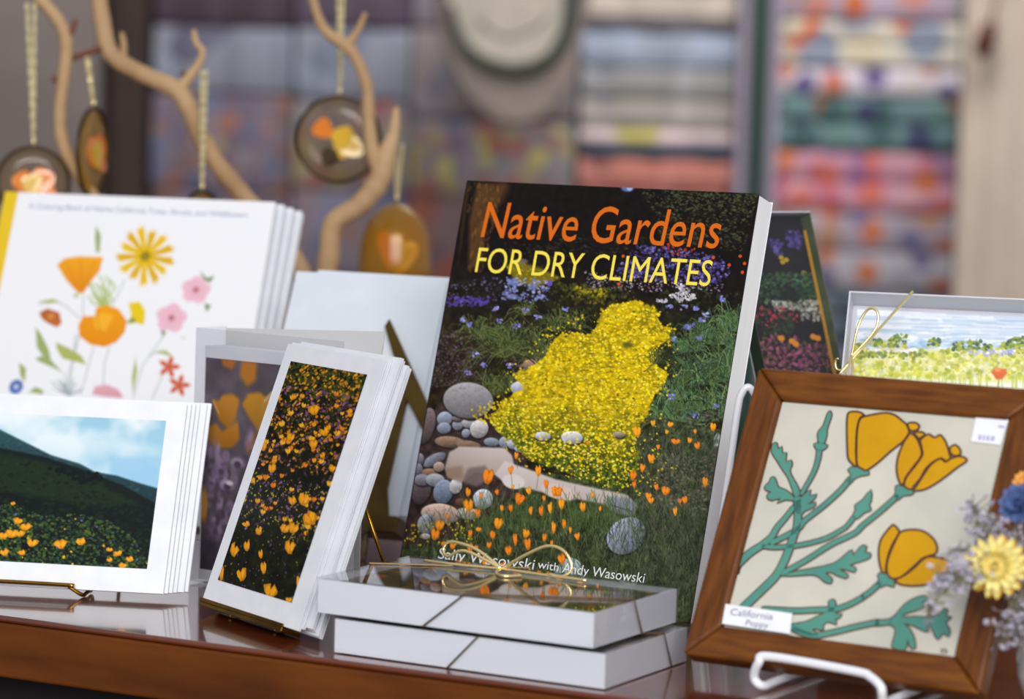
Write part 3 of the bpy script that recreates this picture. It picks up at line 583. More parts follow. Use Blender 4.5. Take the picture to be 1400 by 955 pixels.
    for (x, y, rx, ry) in ((840, 435, 20, 35), (1040, 440, 25, 45), (1095, 535, 20, 38), (1170, 590, 45, 40), (905, 645, 40, 45), (970, 585, 22, 30), (675, 480, 48, 62), (535, 690, 40, 50), (530, 595, 22, 35), (625, 620, 14, 25), (600, 745, 22, 35),
                           (750, 820, 35, 45), (325, 835, 38, 40), (290, 900, 35, 45), (775, 710, 15, 28), (840, 710, 16, 32), (985, 730, 14, 35), (1060, 730, 20, 40), (1125, 710, 18, 46), (1210, 675, 22, 40), (710, 905, 22, 30), (950, 895, 28, 35), (870, 930, 15, 40),
                           (1150, 850, 18, 50), (1225, 825, 16, 38), (1085, 920, 18, 30), (545, 900, 18, 30), (605, 865, 25, 18), (380, 770, 12, 22), (740, 595, 16, 24), (855, 555, 12, 18), (880, 330, 16, 30), (1080, 640, 14, 24)):
        poppy(540 + x / s, 560 + y / s, rx / s, ry / s)
    for (x, y, rx, ry) in ((20, 590, 28, 40), (40, 680, 24, 42), (195, 700, 24, 38), (265, 615, 12, 22), (320, 715, 12, 20), (60, 825, 16, 32), (105, 870, 12, 25), (155, 915, 22, 30), (590, 155, 32, 45), (705, 95, 20, 25), (830, 105, 25, 22), (805, 160, 14, 18), (1140, 120, 25, 35), (1010, 155, 12, 20),
                           (870, 228, 38, 22), (970, 220, 18, 22), (1025, 258, 24, 28), (742, 268, 14, 20), (690, 350, 26, 38), (628, 420, 20, 35), (560, 475, 28, 40), (568, 540, 16, 30), (728, 558, 18, 26), (795, 585, 32, 35), (672, 625, 25, 30), (690, 655, 25, 25), (935, 650, 25, 30), (900, 660, 14, 25), (865, 735, 18, 35), (1083, 520, 22, 42), (230, 240, 12, 18)):
        poppy(760 + x / s, 560 + y / s, rx / s, ry / s)
    s = 5.833
    for (x, y, rx, ry) in ((460, 265, 25, 32), (600, 280, 25, 40), (780, 180, 22, 35), (750, 260, 22, 28), (905, 305, 28, 40), (960, 215, 18, 55), (1060, 250, 30, 55), (1330, 370, 35, 45), (600, 165, 18, 32), (385, 250, 24, 18), (730, 400, 40, 45), (860, 420, 25, 30), (510, 400, 30, 25), (1190, 205, 16, 30), (1250, 245, 14, 28), (650, 280, 16, 24)):
        poppy(540 + x / s, 700 + y / s, rx / s, ry / s, .25)
    return c
book = thing('garden_book', 'tall hardback garden book with a yellow flower path on its cover, leaning', 'book', BK.mat())
o = paint_book().build('front_cover', M_cover, book, 0.0); o['label'] = 'glossy cover photograph of yellow flowers, rocks and poppies'
MB().box(0, 0, -0.0006, BW, BH, -0.00005).build('front_board', M_spine, book)
MB().box(0, 0, -BT, BW, BH, -BT + 0.0005).build('back_board', M_white, book)
sp = [(0.0, 0.0), (-0.0012, -0.0006), (-0.0014, -BT + 0.0006), (0.0, -BT)]
mb = MB(); n = len(sp); mb.v = [(p[0], y, p[1]) for y in (0, BH) for p in sp]; mb.f = [(k, (k + 1) % n, n + (k + 1) % n, n + k) for k in range(n)] + [tuple(range(n))[::-1], tuple(range(n, 2 * n))]
mb.build('spine', M_spine, book)
MB().box(0.0002, 0.0004, -BT + 0.0006, BW - 0.0002, BH - 0.0008, -0.00065).build('page_block', mat('page_block', (246, 246, 246), 0.8, noise=700, c2=(240, 240, 240), stretch=(0.02, 0.02, 1)), book, bevel=0.0008)
o = lettering('title_lettering', 'Native Gardens', BK, (657, 323.5), (981, 339), (668.5, 273), M_orange, book, 0.0003, 0.003); o['label'] = 'orange title lettering'
o = lettering('subtitle_lettering', 'FOR DRY CLIMATES', BK, (649, 371.5), (970, 391), (655.5, 336), M_yellow, book, 0.0003, 0.0); o['label'] = 'yellow capital lettering'
lettering('author_lettering', 'Sally Wasowski', BK, (598.5, 763), (729, 779), (602, 747.5), M_whiteink, book, 0.0003)
lettering('author_lettering', 'with', BK, (734.5, 776), (763, 780.5), (736.5, 764.5), M_whiteink, book, 0.0003)
lettering('author_lettering', 'Andy Wasowski', BK, (768, 782), (880, 796.5), (771, 768), M_whiteink, book, 0.0003)
# ---- cards
ORD = ['first', 'second', 'third', 'fourth', 'fifth', 'sixth']
def leafed_card(name, fr, w_, h, dn, dx, dy, label, group, m=M_white, spread=0.0016):
    """A folded note card: two thin leaves meeting at the fold on the left."""
    t = 0.0004; z = dn
    mw = fr.mat() @ Matrix.Translation((dx, dy, 0))
    def leaf(z0, z1):   # z0 at the fold, z1 at the free edge (front surface)
        return MB().add([(0, 0, z0 - t), (w_, 0, z1 - t), (w_, h, z1 - t), (0, h, z0 - t), (0, 0, z0), (w_, 0, z1), (w_, h, z1), (0, h, z0)],
                        [(0, 3, 2, 1), (4, 5, 6, 7), (0, 1, 5, 4), (1, 2, 6, 5), (2, 3, 7, 6), (3, 0, 4, 7)])
    o = thing(name, label, 'card', mw, group)
    leaf(z, z).build('front_leaf', m, o); leaf(z - t * 1.2, z - t - spread).build('back_leaf', m, o)
    return o
# landscape note cards on the brass easel
LC = Frame(-0.3955, 1.8610, 8.2, 23.5, 0.0052); LW, LH = 0.181, 0.1265
def paint_landscape():
    x1, y1 = LC.loc(228, 575); x0, y0 = 0.012, LC.loc(206, 778)[1]
    c = Canvas(LC, x0, y0, x1, y1, 0.0005, 0, 21); H, W = c.H, c.W; yy = np.linspace(0, 1, H)[:, None]
    sky = np.array([150, 196, 218]) * (1 - yy[..., None]) + np.array([168, 214, 236]) * yy[..., None]; c.a[:] = sky
    n = np.clip((fbm(H, W, 46, 4) - .42) * 3.4, 0, 1) * np.clip(1.25 - yy * 2.2, 0, 1); c.a = c.a * (1 - n[..., None]) + np.array([226, 236, 240]) * n[..., None]
    for (x, y, rx, ry) in ((60, 592, 46, 12), (130, 600, 30, 12), (20, 580, 40, 10), (105, 612, 50, 12), (185, 612, 30, 6)): c.ell(x, y, rx, ry, (222, 234, 240), .1, 14, .55)
    c.poly([(150, 622), (190, 627), (218, 640), (216, 668), (150, 660)], (150, 196, 226), .8, blur=3)
    c.poly([(-60, 560), (0, 587), (30, 602), (70, 622), (110, 634), (130, 645), (160, 650), (190, 660), (218, 668), (216, 720), (-60, 720)], (46, 82, 88), 1, (20, 40, 46), 1)
    c.speckle([(-60, 570), (0, 592), (100, 636), (190, 664), (218, 672), (214, 720), (-60, 700)], [(44, 78, 82), (30, 56, 60), (60, 96, 96), (24, 44, 46)], 700, 1, 4, .5, .4)
    c.poly([(-60, 600), (0, 612), (60, 624), (110, 640), (170, 664), (216, 690), (212, 780), (-60, 780)], (16, 30, 28), 1, (8, 15, 14), 1)
    c.poly([(-60, 612), (0, 620), (60, 632), (120, 652), (170, 680), (196, 690), (120, 690), (-60, 660)], (30, 50, 28), .7, blur=3)
    c.speckle([(-60, 612), (0, 616), (120, 650), (212, 700), (208, 780), (-60, 780)], [(18, 30, 26), (9, 16, 15), (28, 44, 28), (22, 38, 34), (32, 48, 26)], 1200, 1, 4.5, .6, .5)
    c.speckle([(60, 640), (72, 640), (110, 660), (140, 655), (130, 645)], [(10, 20, 22)], 40, 2, 4)
    fol = [(-60, 690), (20, 690), (60, 705), (110, 702), (150, 712), (190, 742), (206, 778), (-60, 778)]
    c.speckle(fol, [(52, 84, 40), (36, 66, 44), (70, 96, 40), (44, 78, 60), (28, 50, 32), (92, 110, 40)], 1900, .8, 2.6, .8, .75)
    c.speckle([(-60, 705), (40, 712), (40, 745), (-60, 760)], [(150, 150, 30), (120, 130, 40)], 90, .8, 2)
    for (x, y, r) in ((25, 712, 6), (35, 720, 7), (16, 729, 8), (27, 729, 6), (5, 732, 6), (44, 742, 7), (83, 744, 8), (110, 740, 7), (150, 751, 4), (162, 756, 5), (178, 764, 5), (6, 755, 6), (30, 755, 5), (168, 773, 5), (150, 765, 4), (18, 688, 3), (-20, 730, 7), (-10, 748, 6)):
        c.bloom(x, y, r * 1.1, r * .8, (240, 158, 28))
    c.speckle(fol, [(226, 170, 30), (90, 90, 150)], 40, .8, 1.8)
    return c
G = 'landscape note cards on the brass easel'
for k in range(6):
    lab = 'white note card with hillside and sky photo, front of its stack on brass easel' if k == 0 else ORD[k] + ' white note card from the front in the stack behind the hillside photo'
    o = leafed_card('note_card', LC, LW, LH, -k * 0.0027, k * 0.0021 + (0.0018 if k > 3 else 0), k * 0.0011, lab, G, spread=0.0012)
    if k == 0: q = paint_landscape().build('photo_print', M_gloss, o, 0.00025); q['label'] = 'photo of a dark green hillside under a cloudy sky with poppies'
# the brass easel under them
EA = thing('brass_easel', 'bent brass wire easel holding the hillside note cards', 'easel', LC.mat())
def wl(P): return LC.local(P)
a0 = LC.loc(-120, 806, 0.004); a1 = LC.loc(92, 802, 0.004); a2 = LC.loc(108, 815, 0.004)
yb = -0.0035
path = spline([(0.02, yb + 0.005, 0.004), (a1[0] - 0.004, yb + 0.005, 0.004), (a1[0] + 0.001, yb + 0.004, 0.0035), (a2[0], yb + .0005, -0.002), (a2[0] + 0.001, 0.0000, -0.0080), (a2[0] + 0.001, 0.0022, -0.0125), (a2[0] + 0.001, .0048, -0.0185), (a2[0] + 0.001, 0.012, -0.0200)], 6)
MB().tube(path, 0.0013, 8).build('front_lip', M_brass, EA, smooth=True)
bw = LC.world(a2[0] + 0.001, yb - 0.001, -0.024)
for ax in (0.03, a2[0] + 0.001):
    top = np.array((ax, 0.10, -0.0200)); q0 = np.array((ax, 0.012, -0.0200)); ft = LC.world(ax, 0, 0) ; ft = np.array([ft[0], ft[1], TZ + 0.0013]) + LC.nb * 0.085
    MB().tube([q0, top], 0.0013, 8).build('upright', M_brass, EA, smooth=True); MB().tube([top, wl(ft)], 0.0013, 8).build('rear_leg', M_brass, EA, smooth=True)
MB().tube([(0.03, 0.10, -0.0200), (a2[0] + 0.001, 0.10, -0.0200)], 0.0013, 8).build('crossbar', M_brass, EA)

# tall poppy field cards on their brass easel
TC = Frame(-0.1878, 1.8000, 55.4, 19.8, 0.0083); TW, TH = 0.1178, 0.1686
def paint_field():
    x0, y0 = TC.loc(298, 793); x1, y1 = TC.loc(500, 511); x0 = (x0 + TC.loc(398, 494)[0]) / 2; y1 = (y1 + TC.loc(398, 494)[1]) / 2; x1 = (x1 + TC.loc(402, 824)[0]) / 2; y0 = (y0 + TC.loc(402, 824)[1]) / 2
    c = Canvas(TC, x0, y0, x1, y1, 0.00038, 0, 31); H, W = c.H, c.W; c.kx *= .9
    c.a[:] = np.array([26, 28, 14]) * (.5 + fbm(H, W, 9, 3))[..., None]
    ar = lambda t0, t1: [(398 - 100 * t0, 494 + 299 * t0), (500 - 98 * t0, 511 + 313 * t0), (500 - 98 * t1, 511 + 313 * t1), (398 - 100 * t1, 494 + 299 * t1)]
    c.speckle(ar(0, .12), [(84, 90, 30), (60, 74, 34), (110, 100, 30), (40, 60, 34)], 420, 1, 3.5, .7, .8)
    c.speckle(ar(.05, .42), [(66, 66, 22), (90, 84, 26), (44, 46, 20), (30, 34, 18)], 900, 1, 3, .8, .6)
    c.speckle(ar(.0, .45), [(226, 142, 24), (206, 118, 22), (240, 166, 34), (180, 100, 24), (200, 150, 30)], 520, .9, 2.8, .8, .85)
    c.speckle(ar(.1, .75), [(106, 62, 110), (130, 84, 136), (84, 48, 88), (150, 104, 156)], 560, .9, 2.9, .8, .75)
    c.speckle(ar(.3, .6), [(20, 22, 16), (14, 16, 14)], 160, 2, 7, .8, .6)
    for _ in range(70):
        t = c.rnd.uniform(.1, .72); u = c.rnd.random(); r = c.rnd.uniform(2.4, 4.4); c.bloom(398 - 100 * t + 102 * u, 494 + 299 * t + (17 + 14 * t) * u, r, r, c.rnd.choice(((236, 152, 26), (222, 126, 22), (244, 176, 40))))
    c.speckle(ar(.5, .75), [(196, 180, 34), (170, 160, 40), (150, 140, 30)], 190, .7, 1.8, .8, .9)
    c.speckle(ar(.7, 1.0), [(14, 14, 10), (22, 24, 14), (30, 34, 20)], 300, 2, 7, .8, .6)
    c.speckle(ar(.72, 1), [(120, 110, 30), (96, 60, 100), (60, 64, 26)], 110, .7, 1.6)
    for _ in range(60):
        x = c.rnd.uniform(300, 480); y = c.rnd.uniform(690, 820); c.line([(x, y), (x + 4, y - 22)], .7, (52, 60, 30), .5)
    for (x, y, rx, ry) in ((416, 682, 7, 9), (424, 708, 9, 9), (400, 684, 5, 6), (390, 722, 6, 6), (402, 722, 7, 7), (397, 748, 6, 9), (337, 716, 5, 4), (355, 725, 4, 6), (321, 752, 5, 9), (338, 746, 4, 7), (330, 785, 6, 9), (361, 776, 4, 8), (370, 808, 8, 9), (303, 782, 3, 12), (357, 757, 3, 6), (408, 795, 2, 9), (395, 820, 4, 4), (360, 610, 5, 6), (398, 598, 5, 6), (429, 607, 5, 6), (444, 590, 6, 6), (430, 560, 7, 7), (455, 640, 4, 5), (372, 640, 5, 6), (318, 650, 4, 6)):
        c.bloom(x, y, rx * 1.1, ry * 1.1, (238, 158, 24))
    return c
G = 'poppy field note cards on the narrow brass easel'
for k in range(6):
    lab = 'white note card with dark poppy field photo, front of its leaning stack' if k == 0 else ORD[k] + ' white note card from the front in the poppy field stack'
    o = leafed_card('note_card', TC, TW, TH, -k * 0.0022, (0, .001, .0075, .006, .009, .0085)[k], (0, .0018, .0035, .0025, .0005, -.0004)[k], lab, G, spread=0.0009)
    if k == 0: q = paint_field().build('photo_print', M_gloss, o, 0.00025); q['label'] = 'photo of a field of orange poppies and purple flowers'
EB = thing('brass_easel', 'narrow brass strip easel under the leaning poppy field cards', 'easel', TC.mat())
MB().box(-0.001, -0.0036, -0.0135, TW * 0.86, -0.0008, 0.0012).build('ledge', M_brass, EB, bevel=0.0006)
MB().box(-0.001, -0.0008, 0.0004, TW * 0.86, 0.0014, 0.0012).build('front_lip', M_brass, EB)
for ax in (0.02, 0.075):
    MB().box(ax, -0.003, -0.0155, ax + 0.004, 0.11, -0.0140).build('upright', M_brass, EB)
    f0 = TC.world(ax + .002, -0.004, -0.01); MB().tube([TC.local((f0[0], f0[1], TZ + 0.001)), (ax + 0.002, -0.0025, -0.009)], 0.001, 6).build('foot', M_brass, EB)
p1 = at(478, 630, 1.806); p2 = at(550, 843, 1.80)
MB().tube([TC.local(p1), TC.local(p2)], 0.0013, 8).build('rear_leg', M_brass, EB, smooth=True)

# poppy close-up cards in an acetate box
PC = Frame(-0.2088, 1.9126, 37.3, 0.6, 0.0015); PW, PH, PD = 0.128, 0.1675, 0.03
def paint_closeup():
    off = -0.004; x0, y1 = PC.loc(282, 488, off); x1 = 0.112; y0 = PC.loc(270, 776, off)[1]
    c = Canvas(PC, x0, y0, x1, y1, 0.0006, off, 41); c.tone = 0.78; H, W = c.H, c.W
    c.a[:] = np.array([84, 74, 82]) * (.6 + .8 * fbm(H, W, 26, 2))[..., None]
    c.poly([(300, 485), (326, 488), (318, 505), (306, 500)], (190, 100, 20), .9, blur=2); c.poly([(332, 490), (352, 492), (350, 520), (338, 528), (328, 512)], (206, 116, 20), .9, blur=3)
    for q, cc in (([(290, 545), (300, 548), (304, 540), (318, 538), (328, 546), (322, 575), (312, 585), (300, 575)], (222, 132, 20)), ([(331, 552), (340, 538), (355, 536), (366, 545), (370, 560), (355, 592), (342, 572)], (226, 146, 24)),
                  ([(282, 585), (296, 578), (304, 590), (310, 585), (326, 575), (328, 600), (318, 612), (300, 612), (286, 605)], (214, 126, 16)), ([(360, 545), (372, 536), (384, 534), (378, 570), (352, 590)], (232, 160, 40)), ([(338, 600), (350, 590), (345, 612), (338, 622)], (206, 112, 20))):
        c.poly(q, cc, 1, [v * .72 for v in cc], 2)
    c.line([(362, 548), (372, 537), (384, 533)], 2.5, (232, 214, 180), .7, 2); c.line([(292, 548), (300, 565)], 2, (238, 190, 120), .7, 2)
    for (x, y) in ((280, 600), (285, 620), (296, 616), (340, 600), (346, 618), (300, 640), (290, 660), (300, 690), (312, 700), (290, 720), (280, 745), (305, 660), (330, 720)):
        c.ell(x, y, 4, 14, (140, 110, 150), c.rnd.uniform(-.4, .4), 5, .75); c.ell(x + 3, y - 4, 2.5, 7, (176, 150, 188), .2, 3, .6)
    c.speckle([(272, 620), (345, 620), (320, 776), (268, 776)], [(110, 84, 120), (60, 46, 66), (40, 34, 46), (150, 124, 160)], 160, 2, 6, 1.4, .5, 3)
    for (x, y) in ((325, 632), (311, 662)): c.ell(x, y, 9, 7, (190, 172, 196), 0, 4, .8); c.ell(x, y + 3, 5, 5, (50, 40, 56), 0, 3, .9)
    c.ell(279, 690, 5, 22, (216, 140, 26), 0, 3); c.ell(314, 660, 5, 3, (240, 236, 236), 0, 2)
    c.ell(285, 760, 20, 30, (38, 34, 44), 0, 12, .7)
    return c
G = 'poppy close-up cards in the acetate box'
for k in range(4):
    lab = 'white note card with orange poppy close-up photo inside clear box' if k == 0 else ORD[k] + ' white note card from the front inside the clear box of poppy cards'
    o = leafed_card('note_card', PC, 0.120, 0.1545, -0.004 - k * 0.0045, 0.005, 0.0015, lab, G)
    if k == 0:
        cv = paint_closeup(); cv.x0 -= 0.005; cv.x1 -= 0.005; cv.y0 -= .0015; cv.y1 -= .0015
        q = cv.build('photo_print', M_gloss, o, -0.00375); q['label'] = 'photo of orange poppies among purple lupins'
o = tag(MB().prism([(0.003, 0.0012), (PW - 0.003, 0.0012), (PW - 0.003, 0.09), (PC.loc(524, 474, -.026)[0], PC.loc(524, 474, -.026)[1]), (PC.loc(526, 453, -.026)[0], PC.loc(526, 453, -.026)[1]), (0.003, PH - 0.001)], -0.0265, -0.0255).build('backing_board', mat('grey_board', (206, 206, 208), 0.7), None, mw=PC.mat()), 'pale grey backing board standing in the clear card box', 'board')
ab = thing('acetate_box', 'clear acetate box holding the orange poppy close-up cards', 'box', PC.mat())
t = 0.0004
for (nm, b) in (('front_wall', (0, 0, -t, PW, PH, 0)), ('back_wall', (0, 0, -PD, PW, 0.085, -PD + t)), ('side_wall', (0, 0, -PD + t, t, PH, -t)), ('side_wall', (PW - t, 0, -PD + t, PW, 0.085, -t)), ('bottom_wall', (t, 0, -PD + t, PW - t, t, -t))):
    MB().box(*b).build(nm, M_clear2, ab)
MB().box(0, 0.0275, 0.0001, PW, 0.0285, 0.0004).build('label_band_edge', M_clear2, ab)

# white envelopes on the bronze easel
WC = Frame(-0.1879, 2.0819, 24.2, 22.6, 0.03); WW, WH = 0.1229, 0.1781
for k in range(3):
    o = MB().box(0, 0, -0.0012, WW, WH, 0).build('envelope', M_envelope, None, mw=WC.mat() @ Matrix.Translation(((0, 0.0165, 0.012)[k], (0, .0025, 0.001)[k], -k * 0.0022)))
    tag(o, ('blank white envelope standing in front on the bronze easel', 'blank white envelope standing second behind bronze easel strips, shifted sideways', 'blank white envelope at the rear of the bronze easel')[k], 'envelope', 'white envelopes on the bronze easel')
EC = thing('bronze_easel', 'dark bronze strip easel crossing before the white envelopes', 'easel', WC.mat())
def wp(pts, off): return [WC.loc(x, y, off) for x, y in pts]
MB().prism(wp([(526, 446), (532.5, 436), (584, 550), (577, 586), (556, 545)], 0.007), 0.0055, 0.0075).build('strip', M_bronze, EC)
MB().prism(wp([(556, 545), (545, 520), (520, 560), (498, 640), (496, 712), (531, 709), (529, 668)], 0.005), 0.0032, 0.0052).build('strip', M_bronze, EC)
MB().box(-0.004, -0.013, -0.014, WW + 0.004, -0.0005, 0.009).build('ledge', M_bronze, EC, bevel=0.001)
for ax in (0.02, WW - 0.025):
    f0 = WC.world(ax, -0.012, 0.0); mb = MB(); A = WC.local((f0[0], f0[1], TZ + 0.0015)); MB().tube([A, (ax, -0.011, -0.004)], 0.003, 8).build('foot', M_bronze, EC)
    f1 = WC.world(ax, 0, 0) + WC.nb * 0.13; MB().tube([(ax, 0.12, -0.0085), WC.local((f1[0], f1[1], TZ + 0.003))], 0.003, 8).build('rear_leg', M_bronze, EC)
MB().box(0.015, -0.0005, -0.0105, WW - 0.015, 0.13, -0.0068).build('back_plate', M_bronze, EC)

# ---- colouring books
CB = Frame(-0.4158, 2.1910, 13.1, 24.8, 0.003); CW, CH = 0.2113, 0.262
def paint_colouring():
    c = Canvas(CB, 0.0, 0.0, CW, CH, 0.00052, 0, 51); c.a[:] = (240, 241, 245); z = zoomer(0, 250, 3.081)
    gr, gr2, gy = (150, 164, 92), (118, 140, 90), (170, 180, 176)
    def st(p, wd, cc=gr2, op=.8): c.line(z(p), wd / 3.081, cc, op)
    for p in ([(350, 470), (350, 560), (300, 800), (290, 890)], [(395, 690), (370, 780), (340, 890)], [(460, 690), (440, 760), (435, 850)], [(525, 410), (480, 500), (440, 600)], [(690, 640), (600, 770), (560, 905)], [(335, 570), (280, 520), (230, 495), (160, 510)], [(330, 650), (300, 760), (280, 880)], [(690, 800), (640, 910)], [(320, 640), (310, 700)], [(720, 720), (650, 715), (630, 730)]): st(p, 5, gy)
    for p in ([(150, 605), (175, 640), (205, 700), (215, 745), (265, 800), (230, 780), (160, 750), (150, 735), (180, 730), (155, 690)], [(235, 670), (290, 695), (340, 725), (365, 765), (310, 750), (265, 740), (240, 700)], [(570, 730), (578, 790), (560, 890), (555, 820)], [(80, 755), (110, 780), (105, 840), (85, 810)], [(120, 880), (150, 858), (185, 875), (180, 890)],
              [(405, 180), (425, 220), (420, 290), (405, 295), (400, 230)], [(160, 500), (220, 488), (255, 500), (200, 508)], [(840, 365), (870, 400), (905, 390), (885, 420), (860, 410)], [(860, 505), (890, 515), (870, 545)], [(650, 705), (700, 705), (730, 735), (690, 720)], [(675, 610), (700, 630), (685, 650)], [(760, 640), (785, 660), (770, 655)], [(305, 470), (340, 465), (320, 485)], [(690, 800), (670, 840), (680, 815)]): c.poly(z(p), c.rnd.choice((gr, gr2, (166, 176, 84))), .9)
    for k in range(14): x = 380 + c.rnd.uniform(-20, 90); y = 480 + c.rnd.uniform(-70, 40); st([(430, 520), (x + 20, y + 10), (x, y - 20)], 9, (172, 186, 110), .7)
    for k in range(26): x = 280 + c.rnd.uniform(-70, 70); st([(290, 895), (x, 860 + c.rnd.uniform(-60, 20))], 5, (160, 174, 176), .7)
    # yellow ray flower
    for k in range(13):
        an = 2 * math.pi * k / 13 + .2; L = (132, 118, 128)[k % 3]; r = math.cos(an), math.sin(an); q = -r[1], r[0]; X, Y = 612, 308
        pt = lambda a, b: (X + r[0] * L * a + q[0] * b, Y + r[1] * L * a * 1.02 + q[1] * b)
        cc = (236, 196, 20) if k % 2 else (226, 180, 16)
        c.poly(z([pt(.1, -6), pt(.6, -14), pt(.88, -20), pt(.84, -8), pt(1.02, -3), pt(.86, 3), pt(.98, 15), pt(.62, 14), pt(.1, 6)]), cc)
        st([pt(.2, 0), pt(.8, 2)], 4, (190, 146, 20), .6)
    c.ell(*z([(612, 308)])[0], 7, 7, (150, 130, 30))
    # orange poppies
    P = z([(240, 345), (270, 318), (330, 308), (435, 312), (420, 370), (380, 420), (350, 465), (325, 460), (280, 410)]); c.poly(P, (240, 168, 30), 1, (226, 138, 16))
    st([(345, 455), (340, 330)], 4, (206, 120, 14), .6); st([(345, 455), (400, 330)], 4, (206, 120, 14), .5); st([(340, 455), (280, 340)], 4, (206, 120, 14), .5)
    c.poly(z([(330, 600), (350, 560), (400, 560), (405, 525), (450, 513), (500, 530), (535, 580), (525, 630), (490, 670), (440, 690), (380, 680), (335, 645)]), (240, 160, 20), 1, (228, 140, 10))
    c.poly(z([(395, 560), (440, 545), (480, 560), (440, 630), (400, 610)]), (248, 184, 50), .8, blur=1); st([(405, 540), (420, 620), (440, 632)], 6, (206, 128, 10), .6)
    c.poly(z([(540, 505), (590, 500), (612, 540), (606, 600), (575, 588), (540, 595), (552, 550)]), (232, 200, 20)); c.poly(z([(530, 590), (560, 565), (575, 585)]), gr2)
    c.poly(z([(165, 545), (200, 528), (250, 545), (260, 590), (240, 608), (200, 590), (175, 570)]), (178, 92, 44), 1, (196, 110, 50)); c.ell(*z([(215, 560)])[0], 5, 4, (214, 140, 70), 0, 2)
    # pink flowers
    for (X, Y, R) in ((825, 450, 66), (722, 568, 70)):
        for k in range(5):
            an = 2 * math.pi * k / 5 - 1.4; c.ell(*z([(X + math.cos(an) * R * .5, Y + math.sin(an) * R * .48)])[0], R * .46 / 3.081, R * .43 / 3.081, (238, 192, 206), 0, 1.5)
        for k in range(20): an = 2 * math.pi * k / 20; st([(X, Y), (X + math.cos(an) * R * .7, Y + math.sin(an) * R * .7)], 3, (214, 150, 172), .5)
        c.ell(*z([(X, Y)])[0], 4, 4, (190, 110, 120), 0, 2)
    c.poly(z([(388, 890), (400, 855), (450, 848), (500, 870), (520, 905), (450, 900)]), (228, 176, 186), 1, (214, 150, 160), 1)
    # red stars, blue flower
    for (X, Y) in ((712, 775), (755, 852)):
        for k in range(5):
            an = 2 * math.pi * k / 5 - 1.3; r = math.cos(an), math.sin(an); q = -r[1], r[0]
            c.poly(z([(X + q[0] * 6, Y + q[1] * 6), (X + r[0] * 30 + q[0] * 12, Y + r[1] * 30 + q[1] * 12), (X + r[0] * 52, Y + r[1] * 52), (X + r[0] * 30 - q[0] * 12, Y + r[1] * 30 - q[1] * 12), (X - q[0] * 6, Y - q[1] * 6)]), (206, 96, 60))
    c.ell(*z([(68, 858)])[0], 9.5, 10, (84, 112, 180), 0, 2); c.ell(*z([(68, 858)])[0], 3, 3, (210, 220, 235), 0, 1.5)
    return c
for k in range(4):
    fr = Frame(CB.B[0] + CB.nb[0] * 0.0075 * k + 0.0030 * k, CB.B[1] + CB.nb[1] * 0.0075 * k, 13.1, 24.8 + 1.3 * k, 0.0033)
    if k == 0: fr = CB
    lab = 'white wildflower coloring book with yellow taped edge, front of the stack' if k == 0 else ORD[k] + ' white coloring book from the front in the leaning stack'
    o = thing('coloring_book', lab, 'book', fr.mat(), 'coloring books leaning in a stack')
    MB().box(-0.0107, 0, -0.0006, CW, CH, -0.0001).build('front_cover', M_white, o); MB().box(-0.0105, 0.001, -0.0054, CW - 0.001, CH - 0.001, -0.0007).build('page_block', M_paper, o); MB().box(-0.0107, 0, -0.006, CW, CH, -0.0055).build('back_cover', M_white, o)
    if k == 0:
        q = paint_colouring().build('cover_print', M_print, o, 0.0); q['label'] = 'printed bouquet of wildflowers on white'
    q = MB().box(-0.0112, -0.0002, -0.0062, 0.0, CH + 0.0002, 0.0002).build('tape_edge', M_yellowtape, o); q['label'] = 'bright yellow taped edge'
    if k == 0: lettering('heading_lettering', 'A Coloring Book of Native California Trees, Shrubs, and Wildflowers', CB, (39, 284.5), (338, 297), (41, 277.5), M_blueink, o, 0.0003, -0.004)
